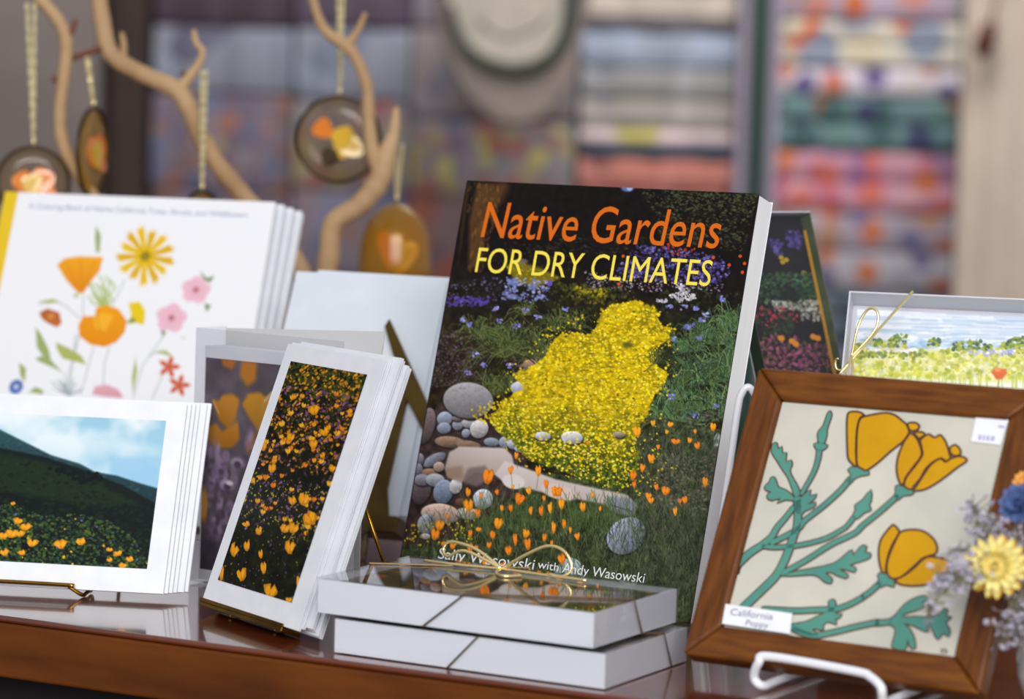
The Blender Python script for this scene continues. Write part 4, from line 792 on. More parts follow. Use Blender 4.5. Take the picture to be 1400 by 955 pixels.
# ---- two note card boxes with clear lids and gold elastic
def catenary_pts(a, b, n=6): return [np.array(a) + (np.array(b) - np.array(a)) * i / n for i in range(n + 1)]
def card_box(x, y, th, z, L, W_, H, ft, fb, rt, rb, label, bow, art):
    fr = Frame(x, y, th, 0, z); m = Matrix([[fr.ex[i], fr.nb[i], (0, 0, 1)[i], fr.B[i]] for i in range(3)] + [[0, 0, 0, 1]])
    o = thing('note_card_box', label, 'box', m, 'stacked note card boxes'); t = 0.0012; e = 0.0009
    tr = MB(); tr.box(e, e, 0.0003, L - e, W_ - e, 0.0015)
    for b in ((e, e, 0.0015, L - e, e + t, H - 0.0012), (e, W_ - e - t, 0.0015, L - e, W_ - e, H - 0.0012), (e, e + t, 0.0015, e + t, W_ - e - t, H - 0.0012), (L - e - t, e + t, 0.0015, L - e, W_ - e - t, H - 0.0012)): tr.box(*b)
    tr.build('tray', M_boxwhite, o)
    MB().box(e + t + 0.001, e + t + 0.001, 0.0016, L - e - t - 0.001, W_ - e - t - 0.001, H - 0.004).build('card_stack', M_white, o)
    class Flat:                                    # the printed top card, lying flat
        pass
    q = art(L - 0.012, W_ - 0.012); me = q.build('card_print', M_print, o, 0.0); me.location = (0.006, 0.006, H - 0.0037)
    for (nm, b) in (('lid_top', (0, 0, H - 0.0005, L, W_, H)), ('lid_wall', (0, 0, 0.001, L, 0.0004, H - 0.0005)), ('lid_wall', (0, W_ - 0.0004, 0.001, L, W_, H - 0.0005)), ('lid_wall', (0, 0.0004, 0.001, 0.0004, W_ - 0.0004, H - 0.0005)), ('lid_wall', (L - 0.0004, 0.0004, 0.001, L, W_ - 0.0004, H - 0.0005))):
        MB().box(*b).build(nm, M_lid, o)
    g = 0.0007; r = 0.0006
    A = (L * ft, -g, H + g); B = (L * fb, -g, 0.0004); C = (L + g, W_ * rt, H + g); D = (L + g, W_ * rb, 0.0004)
    el = MB().tube([B, A, C, D], r, 6).build('elastic_cord', M_elastic, o)
    E_ = (-g, W_ * (1 - rt), H + g); G_ = (L * (1 - ft), W_ + g, H + g)
    el = MB().tube([(-g, W_ * (1 - rb), 0.0004), E_, G_, (L * (1 - fb), W_ + g, 0.0004)], r, 6).build('elastic_cord', M_elastic, o)
    if bow:
        K = np.array(bow[:2]); z0 = H + (0.0012 if bow[2] else 0.0002); kn = np.array([K[0], K[1], z0 + 0.0004]); mb = MB(); sq = np.array([1, 1, bow[2]])
        for pts in ([kn, kn + (-.018, 0, .010), kn + (-.036, .001, .0125), kn + (-.0405, .0, .0075), kn + (-.036, -.002, .004), kn + (-.024, -.002, .0085), kn],
                    [kn, kn + (.016, 0, .010), kn + (.030, .001, .0165), kn + (.041, .001, .0145), kn + (.047, .0, .006), kn + (.043, -.002, .0004), kn + (.034, -.003, .0006)],
                    [kn, kn + (.028, -.002, -.0004), kn + (.060, -.006, .0)], [kn, kn + (-.03, -.004, 0), kn + (-.052, -.003, 0)], [kn, kn + (.002, -.010, -.0006), kn + (.012, -.02, -.0006), kn + (.02, -.012, -.0006)]):
            mb.tube(spline([kn + (np.array(p) - kn) * sq for p in pts], 8), 0.0010, 7)
        mb.build('bow', M_gold, el, smooth=True)
    return o
M_boxwhite = mat('box_white', (226, 230, 240), 0.5); M_lid = clear_mat('lid_acetate', (1, 1, 1), 0.02, 1.7)
class FlatArt(Canvas):
    def __init__(s, w_, h, res, seed):
        s.x0 = s.y0 = 0; s.x1, s.y1, s.res = w_, h, res; s.W = int(w_ / res) + 1; s.H = int(h / res) + 1; s.a = np.zeros((s.H, s.W, 3)); s.rnd = random.Random(seed); s.kx = s.ky = 1
    def P(s, a, b): return a, b
def boxart(w_, h):
    c = FlatArt(w_, h, 0.0012, 5); c.a[:] = np.array([52, 50, 22]) * (.5 + fbm(c.H, c.W, 14, 3))[..., None]
    R = [(0, 0), (c.W, 0), (c.W, c.H), (0, c.H)]; c.speckle(R, [(90, 84, 30), (60, 66, 30), (34, 30, 18)], 400, 2, 5, .8, .6); c.speckle(R, [(214, 104, 22), (196, 150, 30), (180, 80, 24)], 60, 1.5, 4)
    return c
BL, BWd, BHt = 0.1824, 0.106, 0.021
card_box(-0.0991, 1.6802, 28.9, 0.0005, BL - 0.004, BWd, BHt, .55, .436, .67, .78, 'white note card box with clear lid, lower of the two stacked boxes', (0.100, 0.060, 0.0), boxart)
card_box(-0.1095, 1.6819, 29.0, 0.0005 + BHt + 0.0017, BL, BWd, BHt, .546, .40, .44, .55, 'white note card box with gold bow, upper of the two stacked boxes', (0.074, 0.088, 1.0), boxart)

# ---- framed poppy tile
TI = Frame(0.1245, 1.6363, 30.4, 28.3, 0.03); IW, IH = 0.1396, 0.1402; FMG = 0.0195
tile = thing('framed_tile', 'yellow poppy ceramic tile in a brown wooden frame on white easel', 'framed tile', TI.mat())
o_ = FMG; i_ = -0.0012
def rail(pts, m, nm='frame_rail'):
    return MB().prism(pts, -0.011, 0.0032).build(nm, m, tile, bevel=0.0022)
O = [(-o_, -o_), (IW + o_, -o_), (IW + o_, IH + o_), (-o_, IH + o_)]; I = [(-i_ * -1 * 0 + 0.0, 0.0), (IW, 0.0), (IW, IH), (0.0, IH)]
g = 0.00015
rail([O[0], O[1], I[1], I[0]], M_frame); rail([O[3], O[2], I[2], I[3]], M_frame); rail([O[0], O[3], I[3], I[0]], M_frame_v); rail([O[1], O[2], I[2], I[1]], M_frame_v)
face = MB().box(0.0002, 0.0002, -0.009, IW - 0.0002, IH - 0.0002, 0).build('tile_face', M_tile, tile); face['label'] = 'cream glazed tile'
ZA, ZB, ZC, ZD = zoomer(980, 540, 5.305), zoomer(1180, 540, 5.305), zoomer(980, 710, 5.305), zoomer(1180, 710, 5.305)
def tl(pts): return [(min(IW - .0004, max(.0004, a)), min(IH - .0004, max(.0004, b))) for a, b in (TI.loc(x, y) for x, y in pts)]
def ribbon(pts, hw, z0, z1, closed=True):
    mb = MB(); P = [np.array(p) for p in pts]; n = len(P); Lf, Rt = [], []
    for i in range(n):
        a = P[(i - 1) % n] if closed or i else P[i]; b = P[(i + 1) % n] if closed or i < n - 1 else P[i]; d = b - a; d = d / (np.linalg.norm(d) + 1e-9); q = np.array([-d[1], d[0]])
        Lf.append(P[i] + q * hw); Rt.append(P[i] - q * hw)
    mb.v = [(p[0], p[1], z) for z in (z0, z1) for row in (Lf, Rt) for p in row]
    for i in range(n if closed else n - 1):
        j = (i + 1) % n; mb.f += [(2 * n + i, 3 * n + i, 3 * n + j, 2 * n + j), (i, 2 * n + i, 2 * n + j, j), (n + i, n + j, 3 * n + j, 3 * n + i)]
    return mb
lines_low, lines_top = MB(), MB()
def sm(pts, k=4): return [tuple(p) for p in spline(pts, k, True)]
def petal(pts, smooth=True):
    q = tl(pts); q = sm(q) if smooth else q
    MB().prism(q, -0.0002, 0.0004).build('petal', M_petal, face); r = ribbon(q, 0.00062, 0.0, 0.00062); lines_top.add(r.v, r.f)
def leafp(pts, k=3):
    q = tl(pts); q = sm(q, k) if k else q
    MB().prism(q, -0.0002, 0.0005).build('leaf', M_teal, face); r = ribbon(q, 0.0008, 0.0, 0.0003); lines_low.add(r.v, r.f)
def stem(pts, w0, w1=None):
    P = [np.array(p) for p in spline([TI.loc(*p) for p in pts], 7)]; n = len(P); w1 = w1 or w0; L_, R_ = [], []
    for i in range(n):
        d = P[min(n - 1, i + 1)] - P[max(0, i - 1)]; d /= np.linalg.norm(d); q = np.array([-d[1], d[0]]); h = (w0 + (w1 - w0) * i / (n - 1)) / 2; L_.append(P[i] + q * h); R_.append(P[i] - q * h)
    for S in (L_, R_):
        for p in S: p[0] = min(IW - .0004, max(.0004, p[0])); p[1] = min(IH - .0004, max(.0004, p[1]))
    mb = MB(); mb.v = [(p[0], p[1], 0.0005) for p in L_] + [(p[0], p[1], 0.0005) for p in R_]; mb.f = [(i, n + i, n + i + 1, i + 1) for i in range(n - 1)]
    mb.build('stem', M_teal, face); r = ribbon(L_ + R_[::-1], 0.0008, 0.0, 0.0003); lines_low.add(r.v, r.f)
petal(ZA([(965, 125), (1030, 122), (1070, 148), (1038, 180), (1018, 260), (1012, 400), (1015, 515), (985, 500), (955, 460), (948, 380), (945, 250), (948, 160)]))
petal(ZA([(1040, 170), (1078, 150)]) + ZB([(0, 158), (60, 145), (160, 130), (230, 145), (290, 190), (325, 225), (335, 280), (300, 330), (200, 410), (110, 490), (30, 545)]) + ZA([(1060, 538), (1020, 505), (1015, 400), (1020, 260)]))
petal(ZB([(345, 280), (320, 300), (285, 370), (255, 450), (245, 530), (255, 600), (275, 645), (300, 640), (310, 600), (360, 530), (420, 450), (425, 400), (400, 330), (370, 290)]))
petal(ZB([(415, 320), (440, 300), (480, 285), (520, 308), (560, 290), (590, 320), (610, 360), (630, 430), (635, 460), (600, 480), (570, 460), (520, 480), (460, 530), (420, 600), (370, 660), (350, 685), (310, 670), (300, 640), (320, 590), (380, 515), (430, 440), (430, 400)]))
petal(ZB([(600, 485), (640, 460), (710, 445), (755, 475), (680, 530), (590, 600), (500, 660), (430, 690), (365, 692), (390, 660), (440, 580), (490, 510), (540, 470), (575, 465)]))
for q in ([(325, 210), (350, 200), (390, 205), (410, 230), (390, 255), (350, 260), (330, 240)], [(370, 275), (420, 268), (450, 285), (430, 315), (410, 320), (390, 300)], [(640, 375), (670, 362), (700, 385), (710, 420), (690, 440), (650, 435), (630, 400)]): petal(ZB(q))
petal(ZD([(225, 40), (265, 95), (220, 170), (185, 260), (170, 330), (165, 385), (140, 380), (120, 310), (115, 230), (130, 150), (170, 90), (200, 55)]))
petal(ZD([(270, 95), (340, 75), (420, 80), (480, 110), (525, 160), (540, 215), (525, 250), (480, 265), (430, 285), (370, 340), (290, 410), (235, 430), (195, 420), (175, 380), (175, 320), (195, 250), (235, 160)]))
petal(ZD([(240, 440), (310, 400), (380, 345), (430, 295), (480, 270), (560, 280), (620, 300), (650, 330), (600, 400), (540, 450), (450, 475), (350, 482), (270, 470)]))
leafp(ZA([(955, 540), (1000, 520), (1050, 537), (1088, 545), (1105, 575), (1050, 584), (1000, 605), (970, 640), (945, 625), (978, 580)]), 2)
leafp(ZB([(240, 660), (270, 658), (310, 675), (350, 690), (368, 710), (340, 724), (290, 730), (255, 760), (228, 735), (240, 705)]), 2)
leafp(ZD([(110, 400), (140, 387), (180, 405), (220, 440), (225, 488), (170, 472), (130, 490), (100, 470), (118, 440)]), 2)
S1 = 0.0029
stem(ZA([(975, 600), (900, 690), (780, 800), (640, 910)]) + ZC([(600, 60), (530, 105), (390, 175)]), S1)
stem(ZB([(258, 725), (130, 840), (0, 945)]) + ZC([(1000, 100), (830, 182), (650, 295), (470, 395)]), S1)
stem(ZD([(130, 455), (60, 520), (0, 562)]) + ZC([(1060, 565), (960, 618), (860, 650), (700, 657), (560, 662), (330, 650)]), S1)
stem(ZA([(745, 395), (735, 470), (700, 570), (615, 720)]), 0.0028, 0.0022)
stem(ZA([(585, 740), (590, 850), (585, 955)]) + ZC([(565, 100), (530, 205), (480, 325), (425, 415), (330, 510), (215, 620), (150, 690)]), 0.0040, 0.0048)
stem(ZA([(560, 810), (500, 890), (440, 960)]) + ZC([(400, 125), (330, 185), (240, 245), (150, 330), (110, 380)]), 0.0026, 0.0048)
stem(ZA([(1000, 880), (950, 945)]) + ZC([(900, 80), (780, 142), (600, 187), (430, 202), (330, 192)]), 0.0024)
stem(ZC([(560, 795), (700, 840), (860, 815), (1000, 780), (1167, 745)]) + ZD([(100, 752), (210, 740)]), S1)
leafp(ZA([(820, 118), (832, 150), (802, 240), (797, 290), (780, 345), (745, 345), (735, 300), (740, 265), (775, 220), (800, 150)]))
leafp(ZA([(708, 356), (750, 350), (803, 365), (790, 385), (762, 402), (735, 400), (720, 385)]), 2)
leafp(ZA([(410, 355), (435, 350), (445, 395), (470, 375), (476, 425), (505, 420), (500, 485), (540, 475), (545, 510), (530, 545), (545, 590), (580, 650), (605, 715), (570, 740), (550, 680), (520, 600), (480, 540), (430, 460), (400, 410)]), 2)
leafp(ZA([(350, 665), (385, 630), (395, 600), (420, 600), (435, 640), (450, 670), (500, 690), (550, 730), (570, 765), (500, 758), (440, 782), (470, 745), (400, 762), (370, 745), (372, 720), (400, 702), (362, 690)]), 2)
leafp(ZA([(595, 760), (640, 720), (680, 690), (675, 735), (725, 720), (700, 760), (660, 795), (718, 780), (700, 815), (640, 840), (610, 870), (570, 850), (560, 780)]), 2)
leafp(ZA([(1120, 688), (1118, 770), (1104, 800), (1120, 835), (1075, 850), (1020, 895), (985, 885), (1010, 830), (1005, 800), (1060, 760)]), 2)
leafp(ZC([(490, 408), (560, 380), (700, 355), (850, 320), (930, 260), (980, 222), (990, 265), (1030, 215), (1060, 190), (1088, 200), (1075, 240), (1112, 245), (1112, 275), (1070, 295), (1020, 310), (960, 332), (1003, 350), (1003, 380), (935, 362), (890, 362), (948, 400), (940, 425), (870, 402), (830, 382), (785, 388), (832, 425), (830, 462), (785, 452), (750, 420), (700, 400), (600, 405)]), 2)
leafp(ZC([(530, 765), (640, 745), (720, 710), (780, 680), (818, 640), (812, 600), (845, 580), (862, 610), (855, 650), (868, 688), (908, 685), (885, 715), (858, 722), (870, 760), (810, 740), (770, 768), (775, 800), (720, 790), (690, 800), (740, 832), (700, 850), (600, 820), (540, 800)]), 2)
leafp(ZD([(180, 745), (240, 690), (300, 620), (370, 575), (440, 555), (470, 575), (430, 600), (440, 630), (380, 660), (290, 685), (300, 708), (380, 705), (470, 712), (500, 705), (560, 685), (590, 648), (612, 660), (600, 700), (642, 710), (600, 745), (628, 800), (622, 845), (580, 825), (545, 868), (520, 830), (490, 770), (455, 765), (478, 812), (430, 800), (370, 770), (290, 750), (335, 790), (370, 860), (378, 935), (345, 925), (322, 865), (318, 900), (300, 945), (240, 945), (212, 915), (230, 850), (235, 785)]), 2)
q = lines_low.build('glaze_outline', M_line, face); q = lines_top.build('glaze_outline', M_line, face)
# stickers
q = MB().prism([TI.loc(x, y, .0037) for x, y in ((992, 825), (1083, 838), (1080, 866), (987, 852))], 0.0034, 0.0037).build('name_sticker', M_white, tile, bevel=0); q['label'] = 'white handwritten sticker'
lettering('handwriting', 'California', TI, (998, 840), (1056, 847), (1000, 830.5), M_pen, q, 0.0039, 0.0); lettering('handwriting', 'Poppy', TI, (1019, 854), (1050, 858), (1021, 846), M_pen, q, 0.0039, 0.0)
q = MB().prism([TI.loc(x, y) for x, y in ((1335, 570), (1380, 573), (1368, 609), (1328, 604))], 0.0006, 0.0009).build('price_sticker', M_white, tile); q['label'] = 'white price sticker'
pm = MB()
for i, (x, wd) in enumerate(((1339, 4), (1345, 3), (1350, 4), (1356, 5))): pm.prism([TI.loc(px_, py_) for px_, py_ in ((x, 595 + i * .5), (x + wd, 595.4 + i * .5), (x + wd - 1, 602 + i * .5), (x - 1, 601.6 + i * .5))], 0.001, 0.0011)
pm.prism([TI.loc(px_, py_) for px_, py_ in ((1366, 582), (1375, 583), (1374, 586), (1365, 585))], 0.001, 0.0011)
pm = pm.build('price_print', mat('faded_print', (176, 172, 206), .6), q); pm['kind'] = 'stuff'; pm['label'] = 'faded illegible violet print'
mk = MB()
for pts in (((1286, 887), (1290, 889), (1287, 893)), ((1291, 886), (1295, 890), (1292, 894))):
    r = ribbon([TI.loc(*p) for p in pts], 0.0004, 0.0001, 0.0004, False); mk.add(r.v, r.f)
mk = mk.build('maker_mark', M_line, tile); mk['kind'] = 'stuff'
# white wire easel under the tile
WE = thing('wire_easel', 'white enamelled wire easel holding the framed poppy tile', 'easel', TI.mat())
fro = 0.0125                                   # the lip stands in front of the frame
def wv(px, py, z): return TI.local(atz(px, py, z))
wr = 0.0026; wz = 0.0031
L0 = TI.loc(1040, 905, fro); L1 = TI.loc(1052, 897, fro); L2 = TI.loc(1168, 917, fro); L3 = TI.loc(1190, 925, fro); yb = L0[1]
back = lambda p, dist, z: TI.local(np.array([TI.world(*p)[0], TI.world(*p)[1], 0]) + TI.nb * dist + np.array([0, 0, TZ + z]))
pl = (L0[0], L0[1], fro); pr = TI.loc(1204, 938, fro) + (fro,)
lipA = [back(pl, 0.16, wz), back(pl, 0.03, wz + .0004), back(pl, 0.004, wz + .0004), TI.local(atz(1031, 925, 0.008)), (L0[0] - .001, L0[1], fro), L1 + (fro,), L2 + (fro,), L3 + (fro,), pr]
pr2 = TI.world(*pr); e1 = np.array([pr2[0] + .001, pr2[1], TZ + 0.009]); lipA += [TI.local(e1), back(pr, 0.006, wz + .0004), back(pr, 0.03, wz + .0004), back(pr, 0.16, wz)]
MB().tube(spline(lipA, 6), wr, 10).build('front_lip', M_whitewire, WE, smooth=True)
up = [at(px, py, 1.735) for px, py in ((958, 880), (985, 722), (1000, 620), (1009, 556), (1014, 538), (1022, 529), (1030, 536), (1035, 556), (1030, 640), (1010, 760), (990, 895))]
up[0][2] = TZ + wr; up[-1][2] = TZ + wr
MB().tube(spline([TI.local(p) for p in up], 6), 0.0022, 10).build('upright', M_whitewire, WE, smooth=True)
rb = [back(pr, 0.155, wr), TI.local(TI.world(0.09, 0.11, -0.016)), back(pl, 0.155, wr)]
MB().tube(rb, 0.0022, 8).build('rear_brace', M_whitewire, WE, smooth=True)

# ---- standing boxes behind: flower box and seaside box
def display_box(name, fr, w_, h, d, label, artcanvas, wallm, side_mats=None):
    o = thing(name, label, 'box', fr.mat()); t = 0.001; sm_ = side_mats or {}
    MB().box(0, 0, -d, w_, h, -d + t).build('back_panel', wallm, o)
    for nm, b in (('top_wall', (0, h - t, -d + t, w_, h, -0.0006)), ('bottom_wall', (0, 0, -d + t, w_, t, -0.0006)), ('side_wall', (0, t, -d + t, t, h - t, -0.0006)), ('side_wall', (w_ - t, t, -d + t, w_, h - t, -0.0006))):
        MB().box(*b).build(nm, sm_.get((nm, b[0] > 0), wallm), o)
    q = artcanvas.build('card_print', M_print, o, -d + t + 0.0008); MB().box(0, 0, -0.0004, w_, h, 0).build('clear_lid', M_clear, o)
    return o
P_ = at(1108, 288, 2.02); th_, le_ = -45, 18; FW_, FH_, FD_ = 0.082, 0.243, 0.0105
fx = Frame(0, 0, th_, le_, 0); B_ = P_ - fx.ex * FW_ - fx.ey * FH_; FB = Frame(B_[0], B_[1], th_, le_, B_[2] - TZ)
def paint_flowerbox():
    off = -FD_ + 0.0018; c = Canvas(FB, 0.001, 0.001, FW_ - 0.001, FH_ - 0.001, 0.0005, off, 61); c.tone = 1.4; n = fbm(c.H, c.W, 9, 3)
    c.a[:] = np.array([34, 24, 32]) * (.5 + n)[..., None]
    c.speckle([(1040, 300), (1110, 300), (1110, 370), (1030, 370)], [(40, 28, 44), (30, 30, 24), (60, 44, 70)], 160, 2, 5, .8, .5)
    for (x, y) in ((1085, 323), (1090, 330), (1058, 334), (1064, 340), (1080, 328)): c.speckle([(x - 7, y - 8), (x + 7, y - 8), (x + 5, y + 9), (x - 5, y + 9)], [(104, 88, 156), (80, 66, 130), (130, 116, 180)], 30, 1, 2.6)
    for (x, y) in ((1068, 352), (1075, 355), (1099, 373), (1070, 358)): c.ell(x, y, 3.5, 3, (206, 176, 50))
    c.speckle([(1035, 372), (1115, 372), (1118, 412), (1030, 415)], [(86, 130, 90), (60, 104, 70), (110, 150, 110), (44, 74, 50)], 460, 1, 3, .6, .85); c.ell(1080, 405, 14, 10, (30, 34, 26), 0, 5, .8)
    c.speckle([(1055, 412), (1125, 410), (1128, 425), (1055, 425)], [(190, 190, 176), (150, 156, 140), (210, 208, 196)], 200, .9, 2.2); c.speckle([(1095, 425), (1125, 422), (1125, 438), (1095, 438)], [(190, 186, 180), (120, 110, 110)], 60, .9, 2)
    c.speckle([(1030, 420), (1090, 420), (1090, 445), (1030, 450)], [(186, 70, 84), (80, 104, 60), (60, 50, 44), (206, 90, 100)], 110, 1, 3); c.speckle([(1040, 440), (1085, 430), (1085, 455), (1045, 460)], [(74, 96, 60), (50, 70, 44)], 90, 1, 2.6)
    c.speckle([(1015, 470), (1060, 455), (1135, 470), (1150, 560), (1015, 560)], [(186, 104, 140), (166, 90, 130), (206, 130, 160), (150, 110, 90), (110, 110, 70)], 900, 1, 3, .9, .85)
    for (x, y) in ((1083, 466), (1088, 470), (1112, 460), (1068, 462), (1118, 462)): c.ell(x, y, 4.5, 4, (236, 170, 30))
    return c
M_reflwall = mat('wall_card_reflection', (98, 112, 74), 0.25, metal=0.5, noise=60, c2=(70, 84, 50)); M_box2 = mat('box_rim', (206, 206, 216), 0.5)  # side wall's green-gold tint paints in the card's reflection in the acetate
fb = display_box('note_card_box', FB, FW_, FH_, FD_, 'slim standing box with flower border picture, behind the big book', paint_flowerbox(), M_box2, {('side_wall', True): M_reflwall, ('side_wall', False): mat('dark_green_wall', (34, 52, 34), .5)})
q = MB().box(FW_ - 0.0016, 0.001, -FD_ + 0.002, FW_ - 0.001, FH_ - 0.012, -FD_ + 0.004).build('gold_edge', mat('gold_yellow', (206, 150, 20), .4), fb); q['label'] = 'thin golden edge strip'
MB().box(0.001, 0.001, -FD_ + 0.002, 0.0022, FH_ - 0.001, -FD_ + 0.004).build('gold_edge', mat('gold_yellow2', (206, 150, 20), .4), fb)

P_ = at(1161, 397, 1.90); th_, le_ = 13, 28; SW_, SH_, SD_ = 0.178, 0.127, 0.022
fx = Frame(0, 0, th_, le_, 0); B_ = P_ - fx.ey * SH_; SB = Frame(B_[0], B_[1], th_, le_, B_[2] - TZ)
def paint_sea():
    off = -SD_ + 0.0018; c = Canvas(SB, 0.004, 0.004, SW_ - 0.004, SH_ - 0.004, 0.0005, off, 71); H, W = c.H, c.W
    c.a[:] = (236, 240, 246); n = fbm(H, W, 30, 3); n2 = vnoise(H, W, 5, 8)
    for _ in range(260):
        x = c.rnd.uniform(1150, 1480); y = 425 + (c.rnd.random() ** .8) * 52; L = c.rnd.uniform(15, 70); c.line([(x, y), (x + L, y + L * .03)], c.rnd.uniform(1, 4), c.rnd.choice(((176, 198, 224), (150, 182, 216), (200, 214, 232), (226, 232, 240))), .4, 2)
    c.speckle([(1150, 462), (1480, 470), (1480, 478), (1150, 474)], [(140, 178, 214), (160, 190, 220)], 120, 3, 9, .3, .5, 2)
    c.poly([(1140, 474), (1300, 478), (1480, 480), (1480, 560), (1140, 560)], (226, 224, 160), 1, (220, 222, 120), 2)
    c.speckle([(1148, 455), (1160, 440), (1168, 470), (1230, 462), (1240, 478), (1290, 478), (1400, 470), (1480, 470), (1480, 484), (1150, 484)], [(150, 166, 60), (186, 186, 60), (110, 136, 80), (206, 196, 80)], 360, 1.2, 4, .8, .8)
    for (x, y, r) in ((1230, 463, 10), (1222, 468, 8), (1277, 468, 8), (1310, 473, 8), (1332, 470, 9), (1384, 468, 9), (1378, 474, 7), (1395, 466, 8), (1350, 475, 6), (1155, 460, 6), (1200, 468, 6)): c.speckle([(x - r, y - r * .7), (x + r, y - r * .7), (x + r, y + r * .7), (x - r, y + r * .7)], [(110, 140, 80), (150, 170, 60), (84, 110, 90), (180, 184, 70)], 34, 1, 2.8)
    c.speckle([(1185, 476), (1255, 476), (1255, 484), (1185, 482)], [(240, 240, 236)], 50, 2, 6, .4, .8)
    c.speckle([(1325, 480), (1390, 478), (1390, 486), (1325, 486)], [(190, 190, 220), (170, 176, 210), (226, 226, 236)], 70, 1, 3)
    c.speckle([(1145, 484), (1480, 486), (1480, 520), (1140, 516)], [(206, 206, 70), (186, 192, 60), (226, 220, 110), (236, 230, 170), (160, 172, 70), (240, 240, 226)], 900, 1, 4.5, .9, .65, 1.5)
    c.speckle([(1160, 480), (1260, 482), (1250, 490), (1165, 490)], [(150, 164, 70), (120, 140, 80)], 70, 1, 3)
    c.poly([(1140, 516), (1480, 524), (1480, 600), (1140, 600)], (240, 240, 236), .9, blur=3)
    for _ in range(60): x = c.rnd.uniform(1150, 1460); c.line([(x, 530), (x + c.rnd.uniform(-2, 2), 512)], 1.5, (190, 200, 90), .7)
    c.poly([(1355, 508), (1362, 503), (1375, 504), (1377, 510), (1370, 518), (1362, 518)], (232, 120, 70), 1, (214, 90, 50), 1); c.line([(1366, 518), (1365, 532)], 1.2, (150, 170, 90)); c.ell(1364, 505, 4, 3, (240, 150, 90), 0, 2)
    return c
sb = display_box('note_card_box', SB, SW_, SH_, SD_, 'white standing box with seaside watercolour card and gold cord, behind the tile', paint_sea(), M_box2)
off = 0.0013; mb = MB(); gp = lambda x, y, z=0.0013: SB.loc(x, y, z) + (z,)
a = gp(1248, 396); mb.tube([(a[0] + .002, SH_ + .0008, -.012), (a[0], SH_ + .0008, off), gp(1150, 508), (-0.0009, SB.loc(1146, 514)[1], off), (-0.0009, SB.loc(1146, 514)[1] - .004, -.012)], 0.0009, 7)
cord = mb.build('gold_cord', M_gold, sb, smooth=True)
mb = MB(); mb.tube(spline([gp(1164, 487), gp(1172, 450, .003), gp(1182, 428, .006), gp(1192, 421, .008), gp(1200, 428, .008), gp(1199, 445, .006), gp(1186, 464, .004), gp(1164, 487)], 8), 0.0009, 7)
mb.tube(spline([gp(1164, 487), gp(1166, 505, .003), gp(1164, 545, .002)], 6), .0008, 7).tube(spline([gp(1164, 487), gp(1158, 510, .003), gp(1154, 545, .002)], 6), .0008, 7).tube(spline([gp(1152, 506), (-0.003, SB.loc(1146, 505)[1], .001), (-.004, SB.loc(1144, 495)[1], .003), (-.002, SB.loc(1146, 494)[1], .005)], 6), .0008, 7)
mb.build('bow', M_gold, cord, smooth=True)
rz = SB.B[2] - SD_ * math.sin(math.radians(le_)) - 0.0008
RR = Frame(SB.B[0] - 0.005, SB.B[1] - 0.012, th_, 0, 0); MR = Matrix([[RR.ex[i], RR.nb[i], (0, 0, 1)[i], RR.B[i]] for i in range(3)] + [[0, 0, 0, 1]])
tag(MB().box(0, 0, 0.0003, 0.19, 0.10, rz - TZ).build('display_riser', M_wood_edge, None, bevel=0.002, mw=MR), 'low wooden riser block under the seaside watercolour box', 'riser')
# ---- driftwood branch
DY = 2.45
def bpt(px, py, dy=0.0): return at(px, py, DY + dy)
tb = bpt(412, 640); tb[2] = TZ
br = thing('driftwood_branch', 'bare tan driftwood branch standing behind the cards', 'branch', Matrix.Translation(tb)); K = DY / F
def limb(name, pts, rad, m=M_drift, seed=0, n=10, dep=None):
    P = [bpt(x, y, (dep[i] if dep else 0)) - tb for i, (x, y) in enumerate(pts)]; Q = spline(P, 7); R0 = np.interp(np.linspace(0, len(pts) - 1, len(Q)), range(len(pts)), rad); r = random.Random(seed)
    R_ = [max(0.0006, q * K * (1 + r.uniform(-.07, .07))) for q in R0]; R_[-1] *= .6
    return MB().tube(Q, R_, n).build(name, m, br, smooth=True)
limb('trunk', [(413, 655), (420, 560), (432, 450), (449, 360), (456, 306), (490, 282), (517, 250), (527, 216), (538, 184), (542, 146)], [24, 20, 17, 15, 15, 15.5, 15.5, 15, 9, 4.5], seed=1)
limb('bough', [(430, 455), (415, 380), (380, 322), (335, 270), (300, 228), (275, 188), (259, 150), (240, 122), (192, 100), (152, 74), (140, 30), (133, -25)], [14, 14, 14, 13.5, 13, 12.5, 12.5, 13, 12, 12, 11.5, 11], seed=2, dep=[0, 0, 0, 0, -.01, -.01, -.02, -.02, -.02, -.03, -.03, -.03])
limb('bough', [(424, 520), (300, 420), (180, 330), (126, 266), (98, 224), (84, 188), (82, 150), (87, 108), (91, 65), (86, 40), (72, 18), (45, -12)], [10, 10, 9, 8.5, 8.5, 8.5, 8.5, 8.5, 8.5, 9, 9, 8], seed=3, dep=[0, -.03, -.05, -.05, -.05, -.05, -.05, -.05, -.05, -.05, -.05, -.05])
limb('bough', [(520, 240), (509, 205), (504, 160), (502, 120), (490, 86), (474, 63), (446, 43), (432, 14), (424, -25)], [11, 10, 9, 8.5, 8.5, 9, 8, 6.5, 6], seed=4)
limb('twig', [(474, 64), (490, 40), (500, 17)], [7, 5, 3.5], seed=5)
for i, (p, r) in enumerate(([(92, 52), (99, 40), (104, 27)], [4, 4, 3]), ) if False else []: pass
for i, (p, r, d) in enumerate((([(92, 52), (99, 40), (104, 26)], [4, 4, 3], -.05), ([(92, 82), (112, 75), (138, 66)], [4, 4, 5], -.04), ([(86, 109), (79, 108), (71, 107)], [6, 5, 3.5], -.05), ([(168, 84), (169, 62), (166, 44)], [6, 5, 3], -.02))):
    limb('twig', p, r, M_drift_d if i < 3 else M_drift, 10 + i, 8, [d] * 3)
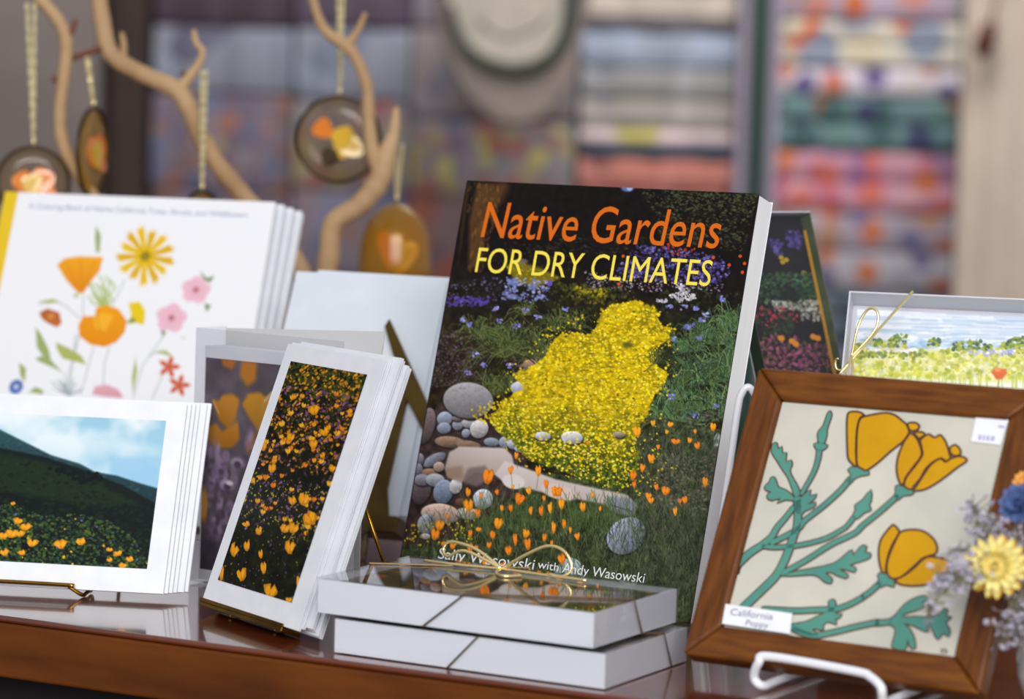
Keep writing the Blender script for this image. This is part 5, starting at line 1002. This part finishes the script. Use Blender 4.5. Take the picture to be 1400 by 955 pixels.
limb('twig', [(246, 122), (262, 101), (272, 86), (277, 70), (268, 58), (265, 40)], [9, 7, 5.5, 4.5, 5, 3], seed=20, dep=[-.02] * 6)
limb('twig', [(255, 104), (248, 98)], [5, 4], M_drift_d, 21, 8, [-.02] * 2)
MB().lathe([(0.001, 0.0003), (0.055, 0.0003), (0.058, 0.004), (0.056, 0.016), (0.05, 0.02), (0.001, 0.021)], 32).build('base', M_wood_edge, br, smooth=True)

# ---- glass ornaments on gold cords
def cloudy_glass(name, tint, body, fac):
    m = clear_mat(name, tint, 0.12, 1.5); nt = m.node_tree; out = [n for n in nt.nodes if n.type == 'OUTPUT_MATERIAL'][0]; src = out.inputs[0].links[0].from_socket
    d = nt.nodes.new('ShaderNodeBsdfTranslucent'); d.inputs[0].default_value = rgba(body); e = nt.nodes.new('ShaderNodeBsdfDiffuse'); e.inputs[0].default_value = rgba(body); a = nt.nodes.new('ShaderNodeAddShader'); mx = nt.nodes.new('ShaderNodeMixShader'); mx.inputs[0].default_value = fac
    nt.links.new(d.outputs[0], a.inputs[0]); nt.links.new(e.outputs[0], a.inputs[1]); nt.links.new(src, mx.inputs[1]); nt.links.new(a.outputs[0], mx.inputs[2]); nt.links.new(mx.outputs[0], out.inputs[0])
    return m
M_amber = cloudy_glass('amber_glass', (0.98, 0.90, 0.62), (160, 122, 34), 0.22); M_smoke = cloudy_glass('smoky_glass', (0.92, 0.87, 0.78), (110, 92, 62), 0.18)
M_op = mat('poppy_glass_orange', (232, 128, 14), 0.2, coat=0.5); M_yp = mat('poppy_glass_yellow', (222, 176, 24), 0.2, coat=0.5); M_lead = mat('dark_lead', (70, 56, 36), 0.4, metal=0.8)
M_cordg = mat('bright_gold_cord', (236, 222, 170), 0.3, metal=0.55)
def ornament(px, py, Rpx, Y, rot, cord_px, glass, pet, label, bell=False):
    c = at(px, py, Y); R = Rpx * Y / F; o = thing('glass_ornament', label, 'ornament', Matrix.Translation(c) @ Matrix.Rotation(math.radians(rot), 4, 'Z'), 'glass ornaments hanging from the driftwood')
    if bell:
        MB().lathe([(0.002, R * 1.1), (R * .35, R * 1.02), (R * .72, R * .7), (R * .92, R * .2), (R, -R * .6), (R * 1.02, -R), (R * .97, -R), (R * .88, R * .15), (R * .68, R * .64), (R * .3, R * .95), (0.001, R * 1.02)], 32).build('glass_bell', glass, o, smooth=True)
        top = R * 1.1
    else:
        ring = [(R * math.cos(a), 0, R * math.sin(a)) for a in np.linspace(0, 2 * math.pi, 40, endpoint=False)]
        MB().tube(ring, 0.0016, 8, closed=True).build('hoop', M_lead, o, smooth=True)
        MB().lathe([(0.0005, 0.0022), (R * .6, 0.0018), (R * .97, 0.0008), (R * .97, -0.0008), (R * .6, -0.0018), (0.0005, -0.0022)], 36, 'y').build('glass_disc', glass, o, smooth=True); top = R
    for k, (a, L, wd, m, ox, oz) in enumerate(pet):
        a = math.radians(a); r = np.array([math.sin(a), math.cos(a)]); q = np.array([r[1], -r[0]]); pts = []
        for t, ww in ((0, .15), (.3, .7), (.7, 1), (.95, .75), (1, .2), (1, -.2), (.95, -.75), (.7, -1), (.3, -.7), (0, -.15)): p = np.array([ox, oz]) * R + r * L * R * t + q * ww * wd * R; pts.append((p[0], p[1]))
        y0 = -0.003 - 0.0004 * k if not bell else -0.002 + .003 * (k - 1)
        mb = MB(); n = len(pts); mb.v = [(p[0], y0 - .0012 * math.cos(i * .6), p[1]) for i, p in enumerate(pts)] + [(p[0], y0 + .001, p[1]) for p in pts]; mb.f = [tuple(range(n)), tuple(range(n, 2 * n))[::-1]] + [(i, n + i, n + (i + 1) % n, (i + 1) % n) for i in range(n)]
        mb.build('petal', m, o, smooth=False)
    ux = at(cord_px[0], cord_px[1], Y) - c; cr, sr = math.cos(math.radians(-rot)), math.sin(math.radians(-rot)); dx = ux[0] * cr - ux[1] * sr; dy = ux[0] * sr + ux[1] * cr
    for sgn in (-1, 1):
        n = 26; P = [np.array([0, 0, top + 0.002]) * (1 - i / n) + np.array([dx + sgn * cord_px[2] * K * math.sin(min(1, i / 5) * 1.57), dy, ux[2]]) * (i / n) + np.array([0.0004 * math.sin(i * 2.2), 0, 0]) for i in range(n + 1)]
        MB().tube(P, [0.0014 + 0.0006 * (i % 2) for i in range(n + 1)], 6).build('cord', M_cordg, o)
    MB().lathe([(0.0005, top + .007), (0.0022, top + .0045), (0.0005, top + .001)], 12).build('bead', M_gold, o, smooth=True)
    return o
pt = [(-35, .75, .3, M_op, 0.0, -.35), (25, .8, .34, M_op, 0.05, -.35), (70, .6, .26, M_op, .05, -.35), (-5, .6, .3, M_yp, 0, -.35)]
ornament(45, 250, 49, DY - .06, 8, (42, 4, 5), M_smoke, pt, 'round clear glass ornament with orange poppy above the yellow taped coloring book')
ornament(127, 208, 60, DY - .05, 78, (119, 78, 4), M_amber, pt, 'glass ornament hanging edge-on between the two driftwood boughs')
ornament(275, 312, 50, DY - .03, 60, (279, 96, 5), M_amber, pt, 'glass ornament on gold cord half hidden behind coloring books')
ornament(463, 190, 58, DY + .05, -6, (466, -30, 4), M_smoke, [(-50, .5, .26, M_op, -.15, .05), (10, .55, .3, M_yp, .1, -.45), (60, .5, .3, M_yp, .1, -.3), (150, .45, .25, M_lead, -.3, -.2), (-20, .5, .28, M_yp, .2, -.2)], 'round amber glass ornament with yellow poppy beside the driftwood fork')
ornament(541, 332, 50, DY + .04, 0, (546, 196, 5), M_amber, [(-12, 1.1, .24, M_op, -.1, -.75), (20, .9, .26, M_yp, .15, -.8), (0, 1.2, .2, M_yp, .05, -.9)], 'amber glass bell hanging beside the big book', bell=True)

# ---- dried flower posy at the edge
vb = atz(1446, 952, 0.0005); pos = thing('dried_posy', 'dried flower posy in a white pot beside the framed tile', 'posy', Matrix.Translation(vb))
def pl_(px, py, Y): return at(px, py, Y) - vb
MB().lathe([(0.0005, 0.0), (0.02, 0.0), (0.023, 0.012), (0.025, 0.034), (0.0262, 0.036), (0.0245, 0.0365), (0.0225, 0.033), (0.019, 0.006), (0.0005, 0.005)], 28).build('pot', M_whitewire, pos, smooth=True)
M_straw = mat('straw_petal', (246, 238, 176), 0.6, noise=200, c2=(240, 222, 120)); M_strawc = mat('straw_centre', (242, 222, 130), 0.6); M_strawo = mat('straw_outer', (226, 170, 40), 0.6)
M_blue = mat('blue_petal', (58, 76, 128), 0.7, noise=120, c2=(84, 108, 160)); M_oran = mat('orange_petal', (222, 140, 50), 0.6, noise=120, c2=(232, 176, 80)); M_stat = mat('statice_blossom', (206, 202, 220), 0.8, noise=300, c2=(176, 172, 196)); M_sstem = mat('dry_stem', (124, 120, 92), 0.8)
def daisy(name, c, R, nrm, rings, mcen):
    n_ = Vector(nrm).normalized(); rot = n_.to_track_quat('Z', 'Y').to_matrix().to_4x4(); o = None; rnd = random.Random(int(R * 1e5))
    cb = MB().lathe([(0.0003, R * .16), (R * .2, R * .13), (R * .32, R * .03), (R * .2, -R * .2), (0.0003, -R * .25)], 16).build(name, mcen, pos, smooth=True); cb.matrix_local = Matrix.Translation(c) @ rot
    for (cnt, rr, tilt, wd, m, a0) in rings:
        mb = MB()
        for t, ww, lift in ((0.12, .3, 0), (.5, .9, .04), (.8, .8, .1), (1.0, .02, .12)): mb.v += [(rr * R * t, -ww * wd * R, lift * R), (rr * R * t, ww * wd * R, lift * R), (rr * R * t, 0, lift * R - .05 * R)]
        for i in range(3): a = i * 3; mb.f += [(a, a + 3, a + 5, a + 2), (a + 2, a + 5, a + 4, a + 1)]
        me = bpy.data.meshes.new('petal'); me.from_pydata(mb.v, [], mb.f); me.materials.append(m)
        for k in range(cnt):
            p = bpy.data.objects.new('petal', me); col.objects.link(p); p.parent = cb
            p.matrix_local = Matrix.Rotation(a0 + 2 * math.pi * k / cnt + rnd.uniform(-.06, .06), 4, 'Z') @ Matrix.Rotation(-math.radians(tilt + rnd.uniform(-5, 5)), 4, 'Y')
    return cb
def pstem(c, r=0.0009, y=0.03):
    e = np.array([0.0, 0.0, y]); mdl = (np.array(c) + e) / 2 + np.array([0.004, 0, 0.006]); MB().tube(spline([c, mdl, e], 6), r, 6).build('stem', M_sstem, pos, smooth=True)
c1 = pl_(1362, 774, 1.530); daisy('strawflower', c1, 0.0178, (-.25, -1, .25), [(17, 1.0, 6, .13, M_straw, 0), (16, .9, 22, .13, M_straw, .15), (13, .68, 42, .14, M_straw, .1), (10, .46, 62, .15, M_strawc, 0), (16, .95, -8, .16, M_strawo, .2)], M_strawc); pstem(c1 + np.array([.004, .006, -.002]))
c2 = pl_(1396, 690, 1.550); daisy('blue_flower', c2, 0.0125, (-.5, -.8, .5), [(12, 1.0, 10, .3, M_blue, 0), (9, .8, 38, .3, M_blue, .2), (7, .5, 60, .25, M_blue, 0)], M_blue); pstem(c2 + np.array([.003, .006, -.003]))
c3 = pl_(1404, 662, 1.560); daisy('orange_flower', c3, 0.0085, (-.6, -.7, .6), [(14, 1.0, 15, .24, M_oran, 0), (9, .7, 45, .22, M_oran, .2)], M_oran); pstem(c3 + np.array([.003, .005, -.003]))
me_b = MB()
for k in range(5):
    a = 2 * math.pi * k / 5; me_b.add([(0, 0, -.0003), (.0011 * math.cos(a - .5), .0011 * math.sin(a - .5), .0005), (.0017 * math.cos(a), .0017 * math.sin(a), .0007), (.0011 * math.cos(a + .5), .0011 * math.sin(a + .5), .0005)], [(0, 1, 2, 3)])
def sprig(path, Y, n, seed, spread=0.0035):
    rnd = random.Random(seed); P = [pl_(x, y, Y + d) for x, y, d in path]; Q = spline(P, 8); root = np.array([0.0, 0, 0.03]); st = MB().tube(spline([P[-1], (P[-1] + root) / 2 + np.array([.002, -.002, .006]), root], 6), 0.0007, 6).tube(Q, 0.0007, 6)
    bm_ = MB()
    for k in range(n):
        t = rnd.random() ** 1.1 * (len(Q) - 1); b0 = Q[int(t)]; off = np.array([rnd.gauss(0, 1), rnd.gauss(0, .8), rnd.gauss(0, 1)]) * spread; p = b0 + off; st.tube([b0, p], 0.00035, 4)
        m = Matrix.Rotation(rnd.uniform(0, 6.28), 3, 'Z') @ Matrix.Rotation(rnd.uniform(-.4, 2.2), 3, 'X'); sc = rnd.uniform(.8, 1.5); R2 = Matrix.Rotation(rnd.uniform(-1, 1), 3, 'Y')
        bm_.add([tuple(Vector(p) + (R2 @ m @ Vector(v)) * sc) for v in me_b.v], me_b.f)
    s_ = st.build('statice_sprig', M_sstem, pos, smooth=True); q = bm_.build('blossoms', M_stat, s_); q['kind'] = 'stuff'; q['label'] = 'tiny pale lavender blossoms'
sprig([(1268, 836, 0), (1286, 812, 0), (1310, 795, .005), (1345, 785, .012)], 1.515, 90, 1)
sprig([(1276, 800, 0), (1300, 788, 0), (1322, 775, .005), (1350, 770, .012)], 1.522, 90, 2)
sprig([(1298, 755, 0.0), (1318, 752, 0), (1345, 760, .01)], 1.53, 40, 3, .0028)
sprig([(1330, 692, 0.0), (1338, 715, 0), (1345, 740, .008), (1358, 770, .015)], 1.535, 100, 4)
sprig([(1352, 705, 0.0), (1358, 730, 0), (1365, 760, .01)], 1.545, 60, 5)
sprig([(1388, 725, 0.0), (1394, 760, 0), (1402, 800, .01)], 1.55, 80, 6)
sprig([(1372, 868, 0.0), (1385, 840, 0), (1398, 810, .005), (1415, 790, .01)], 1.53, 130, 7, .0042)
sprig([(1395, 870, 0.0), (1402, 840, 0), (1412, 810, .01)], 1.535, 90, 8)
